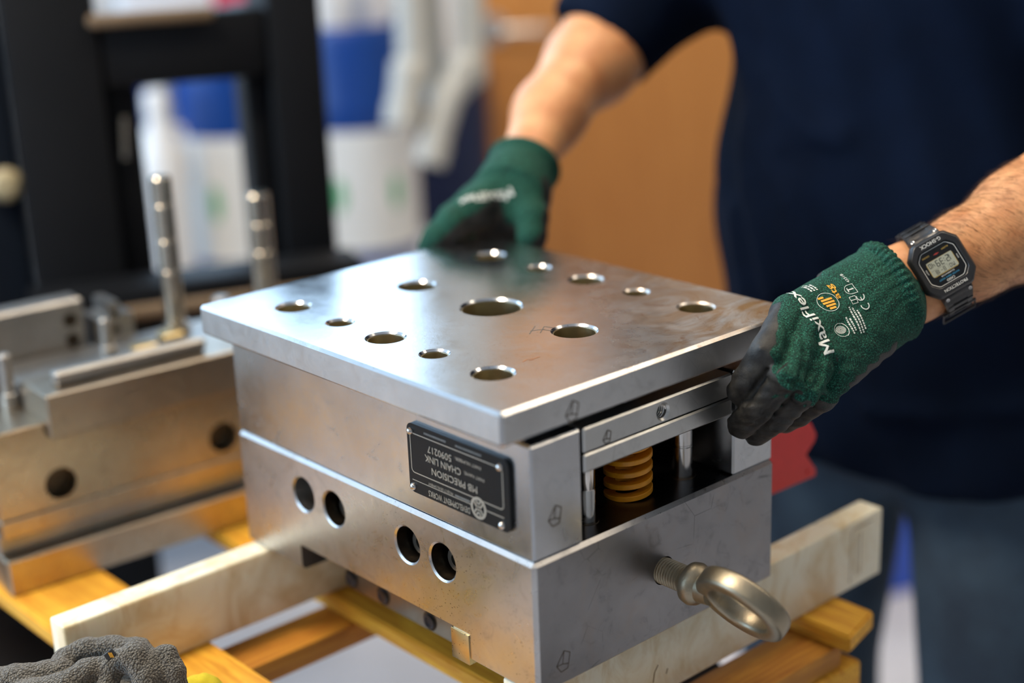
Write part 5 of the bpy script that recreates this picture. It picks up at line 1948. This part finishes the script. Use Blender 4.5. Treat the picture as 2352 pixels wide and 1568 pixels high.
for sg in (1, -1):
    pth = strap_path(sg)
    b_ = bmesh.new()
    rings_ = []
    for i, (py_, pz_) in enumerate(pth):
        q0, q1 = pth[max(i - 1, 0)], pth[min(i + 1, len(pth) - 1)]
        t = Vector((q1[0] - q0[0], q1[1] - q0[1])).normalized()
        nrm = Vector((-t.y, t.x)) * sg
        hw = 12.6 if i < 5 else max(9.6, 12.6 - (i - 4) * 0.35)
        th_ = 1.9 if i > 3 else 3.0
        sec_ = [(-hw, -th_), (hw, -th_), (hw + 0.4, 0), (hw - 0.8, th_), (hw * 0.55, th_), (hw * 0.50, th_ - 0.5), (-hw * 0.50, th_ - 0.5), (-hw * 0.55, th_), (-hw + 0.8, th_), (-hw - 0.4, 0)]
        rings_.append([b_.verts.new((a, py_ + nrm.x * c_, pz_ + nrm.y * c_)) for a, c_ in sec_])
    k = 10
    for r0, r1 in zip(rings_, rings_[1:]):
        for j in range(k):
            b_.faces.new((r0[j], r0[(j + 1) % k], r1[(j + 1) % k], r1[j]))
    b_.faces.new(rings_[0])
    b_.faces.new(rings_[-1])
    bmesh.ops.transform(b_, matrix=MW, verts=b_.verts)
    so = link('strap', bm_mesh(b_, angle=40), M_STRAP, watch)
    for i in (8, 11, 14, 17):
        py_, pz_ = pth[i]
        q0, q1 = pth[i - 1], pth[i + 1]
        t = Vector((q1[0] - q0[0], q1[1] - q0[1])).normalized()
        nrm = Vector((-t.y, t.x)) * sg
        Mr = MW @ frame_matrix((0, py_ + nrm.x * 1.8, pz_ + nrm.y * 1.8), (1, 0, 0), (0, t.x, t.y), Vector((1, 0, 0)).cross(Vector((0, t.x, t.y))))
        link('strap_ridge', box_mesh(-10.5, 10.5, -0.9, 0.9, -0.8, 0.8, 0.5, 2, Mr), M_STRAP, so)
    for xx in (-9.5, 9.5):
        py_, pz_ = pth[3]
        t = Vector((pth[4][0] - pth[2][0], pth[4][1] - pth[2][1])).normalized()
        nrm = Vector((-t.y, t.x)) * sg
        link('strap_screw', lathe_mesh([(0, 0.1), (0.7, 0.1), (0.8, 0.5), (1.5, 0.6), (1.6, 0), (0, 0)], 16, MW @ axis_frame((xx, py_ + nrm.x * 2.9, pz_ + nrm.y * 2.9), (0, nrm.x, nrm.y))), M_PIN, so)
b_ = bmesh.new()
lp_ = [(-13.5, 34.0, -12), (13.5, 34.0, -12), (13.5, 38.5, -23), (-13.5, 38.5, -23)]
sweep(b_, lp_, circle(1.1, 8), closed=True)
bmesh.ops.transform(b_, matrix=MW, verts=b_.verts)
link('buckle', bm_mesh(b_), M_RESIN, watch)

# ------------------------------------------------------------------ hair on the forearm
b_ = bmesh.new()
b_.from_mesh(body_ob.data)
skin_tree = BVHTree.FromBMesh(b_)
b_.free()
hv, hf = [], []
ax_ = Vector(F2 - WL).normalized()
hr_ = random.Random(3)
toc = Vector(CAM - WL).normalized()
sdv = ax_.cross(toc).normalized()
count = 0
while count < 2600:
    t = hr_.random() * 1.25
    a = (hr_.random() * 2 - 1) * 2.0
    o_ = Vector(WL) + Vector(F2 - WL) * t
    d_ = (toc * math.cos(a) + sdv * math.sin(a))
    h_ = skin_tree.ray_cast(o_ + d_ * 0.12, -d_, 0.15)
    if h_[0] is None:
        count += 1
        continue
    count += 1
    if (h_[0] - Vector(WC)).length < 0.031 or t < 0.12:
        continue
    p = h_[0]
    nn = h_[1]
    flow = (-ax_ * (0.35 + 0.5 * hr_.random()) - sdv * (0.7 * math.cos(a) + 0.5 * (hr_.random() - 0.3)))
    flow = (flow - nn * flow.dot(nn)).normalized()
    L_ = 0.006 + 0.009 * hr_.random()
    lift_ = 0.25 + 0.45 * hr_.random()
    r_ = 0.000085
    base_i = len(hv)
    for s_ in range(4):
        u_ = s_ / 3
        c_ = p + flow * L_ * u_ + nn * (L_ * lift_ * (u_ - 0.55 * u_ * u_)) - nn * 0.0004
        rr_ = r_ * (1 - 0.8 * u_)
        s1_ = flow.cross(nn)
        for q in (s1_, (-s1_ * 0.5 + nn * 0.87), (-s1_ * 0.5 - nn * 0.87)):
            hv.append(c_ + q * rr_)
    for s_ in range(3):
        for q in range(3):
            i0 = base_i + s_ * 3
            hf.append((i0 + q, i0 + (q + 1) % 3, i0 + 3 + (q + 1) % 3, i0 + 3 + q))
hm = bpy.data.meshes.new('arm_hair')
hm.from_pydata(hv, [], hf)
hm.shade_smooth()
ah = link('arm_hair', hm, plain('arm_hair_brown', (0.05, 0.022, 0.010), 0.5), person)
ah['kind'] = 'stuff'

# ------------------------------------------------------------------ rags in front
nrg = N('grey_terry_cloth')
rv_ = nrg.voronoi(nrg.coord(), 620)
rn_ = nrg.noise(nrg.coord(), 300, 3)
nrg.set(base=nrg.mix(nrg.ramp(rv_, [(0.1, 0.0), (0.6, 1.0)]), (0.23, 0.215, 0.18), (0.075, 0.07, 0.06)), rough=0.95, spec=0.1, sheen=0.3, normal=nrg.bump(nrg.math('ADD', rv_, nrg.math('MULTIPLY', rn_, 0.6)), 0.9, 0.0022))
M_RAG = nrg.m
ra, rb_ = pt(180, 1560, 1.09), 0
Fr = Field(np.array([-0.335, 0.155, -0.164]), np.array([-0.085, 0.375, -0.06]), 0.0022)


def rc(l, k=0.004):
    return Fr.chain([(pt(x, y, d), r) for x, y, d, r in l], k)


rag = rc([(-90, 1585, 1.09, 0.014), (40, 1568, 1.085, 0.013), (140, 1545, 1.095, 0.011)])
rag = smin(rag, rc([(120, 1555, 1.10, 0.010), (150, 1515, 1.105, 0.0085), (195, 1490, 1.108, 0.008), (260, 1484, 1.108, 0.0075), (318, 1492, 1.104, 0.0085), (345, 1512, 1.098, 0.008)]), 0.003)
rag = smin(rag, rc([(245, 1570, 1.078, 0.008), (262, 1520, 1.080, 0.0085), (310, 1508, 1.078, 0.0105), (338, 1550, 1.076, 0.0105), (345, 1600, 1.074, 0.010)]), 0.003)
rag = smin(rag, rc([(362, 1505, 1.082, 0.0060), (384, 1503, 1.082, 0.0068), (400, 1540, 1.080, 0.0075), (412, 1600, 1.080, 0.0078)]), 0.003)
rag = smin(rag, rc([(60, 1600, 1.07, 0.012), (150, 1572, 1.072, 0.009), (200, 1540, 1.078, 0.0085), (228, 1530, 1.080, 0.007)]), 0.003)
rag = smin(rag, rc([(100, 1650, 1.075, 0.016), (250, 1650, 1.075, 0.018), (390, 1640, 1.08, 0.010)]), 0.012)
fl = Fr.ell(pt(150, 1690, 1.10), np.eye(3), (0.085, 0.060, 0.040))
rag = smin(rag, np.maximum(fl, -(Fr.Z + 0.162)), 0.012)
rag = rag + (0.0007 * np.sin(420 * Fr.X + 5 * np.sin(90 * Fr.Z)) * np.sin(380 * Fr.Y + 200 * Fr.Z)).astype(np.float32)
rag = np.maximum(rag, -(Fr.Z + 0.1615))
rag = np.maximum(rag, -(Fr.box(-0.184, 0.27, 0.333, 0.357, -0.162, -0.1) - 0.0008))
rag_me = relax(Fr.mesh(rag), 1, 0.4)
ragr = empty('rag', (-0.2, 0.27, -0.162), 'crumpled grey terry cloth rag beside the white strip', 'rag')
link('cloth', rag_me, M_RAG, ragr)
tg = pt(253, 1503, 1.066)
b_ = bmesh.new()
add_box(b_, -0.0038, 0.0038, -0.0030, 0.0030, -0.0012, 0.0012, 0.0006, 1, frame_matrix(tg, ROT[0], ROT[1], ROT[2]) @ Matrix.Rotation(0.7, 4, 'Z'))
tgo = link('care_label', bm_mesh(b_), M_BLACKR, ragr)
for k in range(3):
    link('yellow_stitch', box_mesh(-0.0003, 0.0003, -0.002, 0.002, 0.0012, 0.0016, 0.0001, 1, frame_matrix(tg, ROT[0], ROT[1], ROT[2]) @ Matrix.Translation((0.0010 * (k - 1) + 0.001, 0.0, 0)) @ Matrix.Rotation(0.5, 4, 'Z')), plain('yellow_thread', (0.55, 0.27, 0.02), 0.6), tgo)
Fr = rag = fl = None
Fy = Field(np.array([-0.175, 0.13, -0.164]), np.array([-0.06, 0.26, -0.10]), 0.0022)
yc = Fy.chain([(pt(425, 1590, 1.115), 0.010), (pt(470, 1580, 1.115), 0.0085), (pt(540, 1620, 1.115), 0.010)], 0.01)
yc = smin(yc, Fy.chain([(pt(440, 1640, 1.11), 0.02), (pt(520, 1680, 1.11), 0.016)], 0.01), 0.012)
yc = yc + (0.0008 * np.sin(500 * Fy.X) * np.sin(450 * Fy.Y)).astype(np.float32)
yc = np.maximum(yc, -(Fy.Z + 0.1615))
ym = relax(Fy.mesh(yc), 1, 0.4)
Fy = yc = None
yo = link('yellow_cloth', ym, plain('yellow_cloth', (0.62, 0.50, 0.02), 0.9, 0.0, 0.15, 500, 0.4))
tag(yo, 'folded bright yellow cloth next to the grey rag', 'cloth')

# ------------------------------------------------------------------ last touches
subsurf(body_ob, 1)
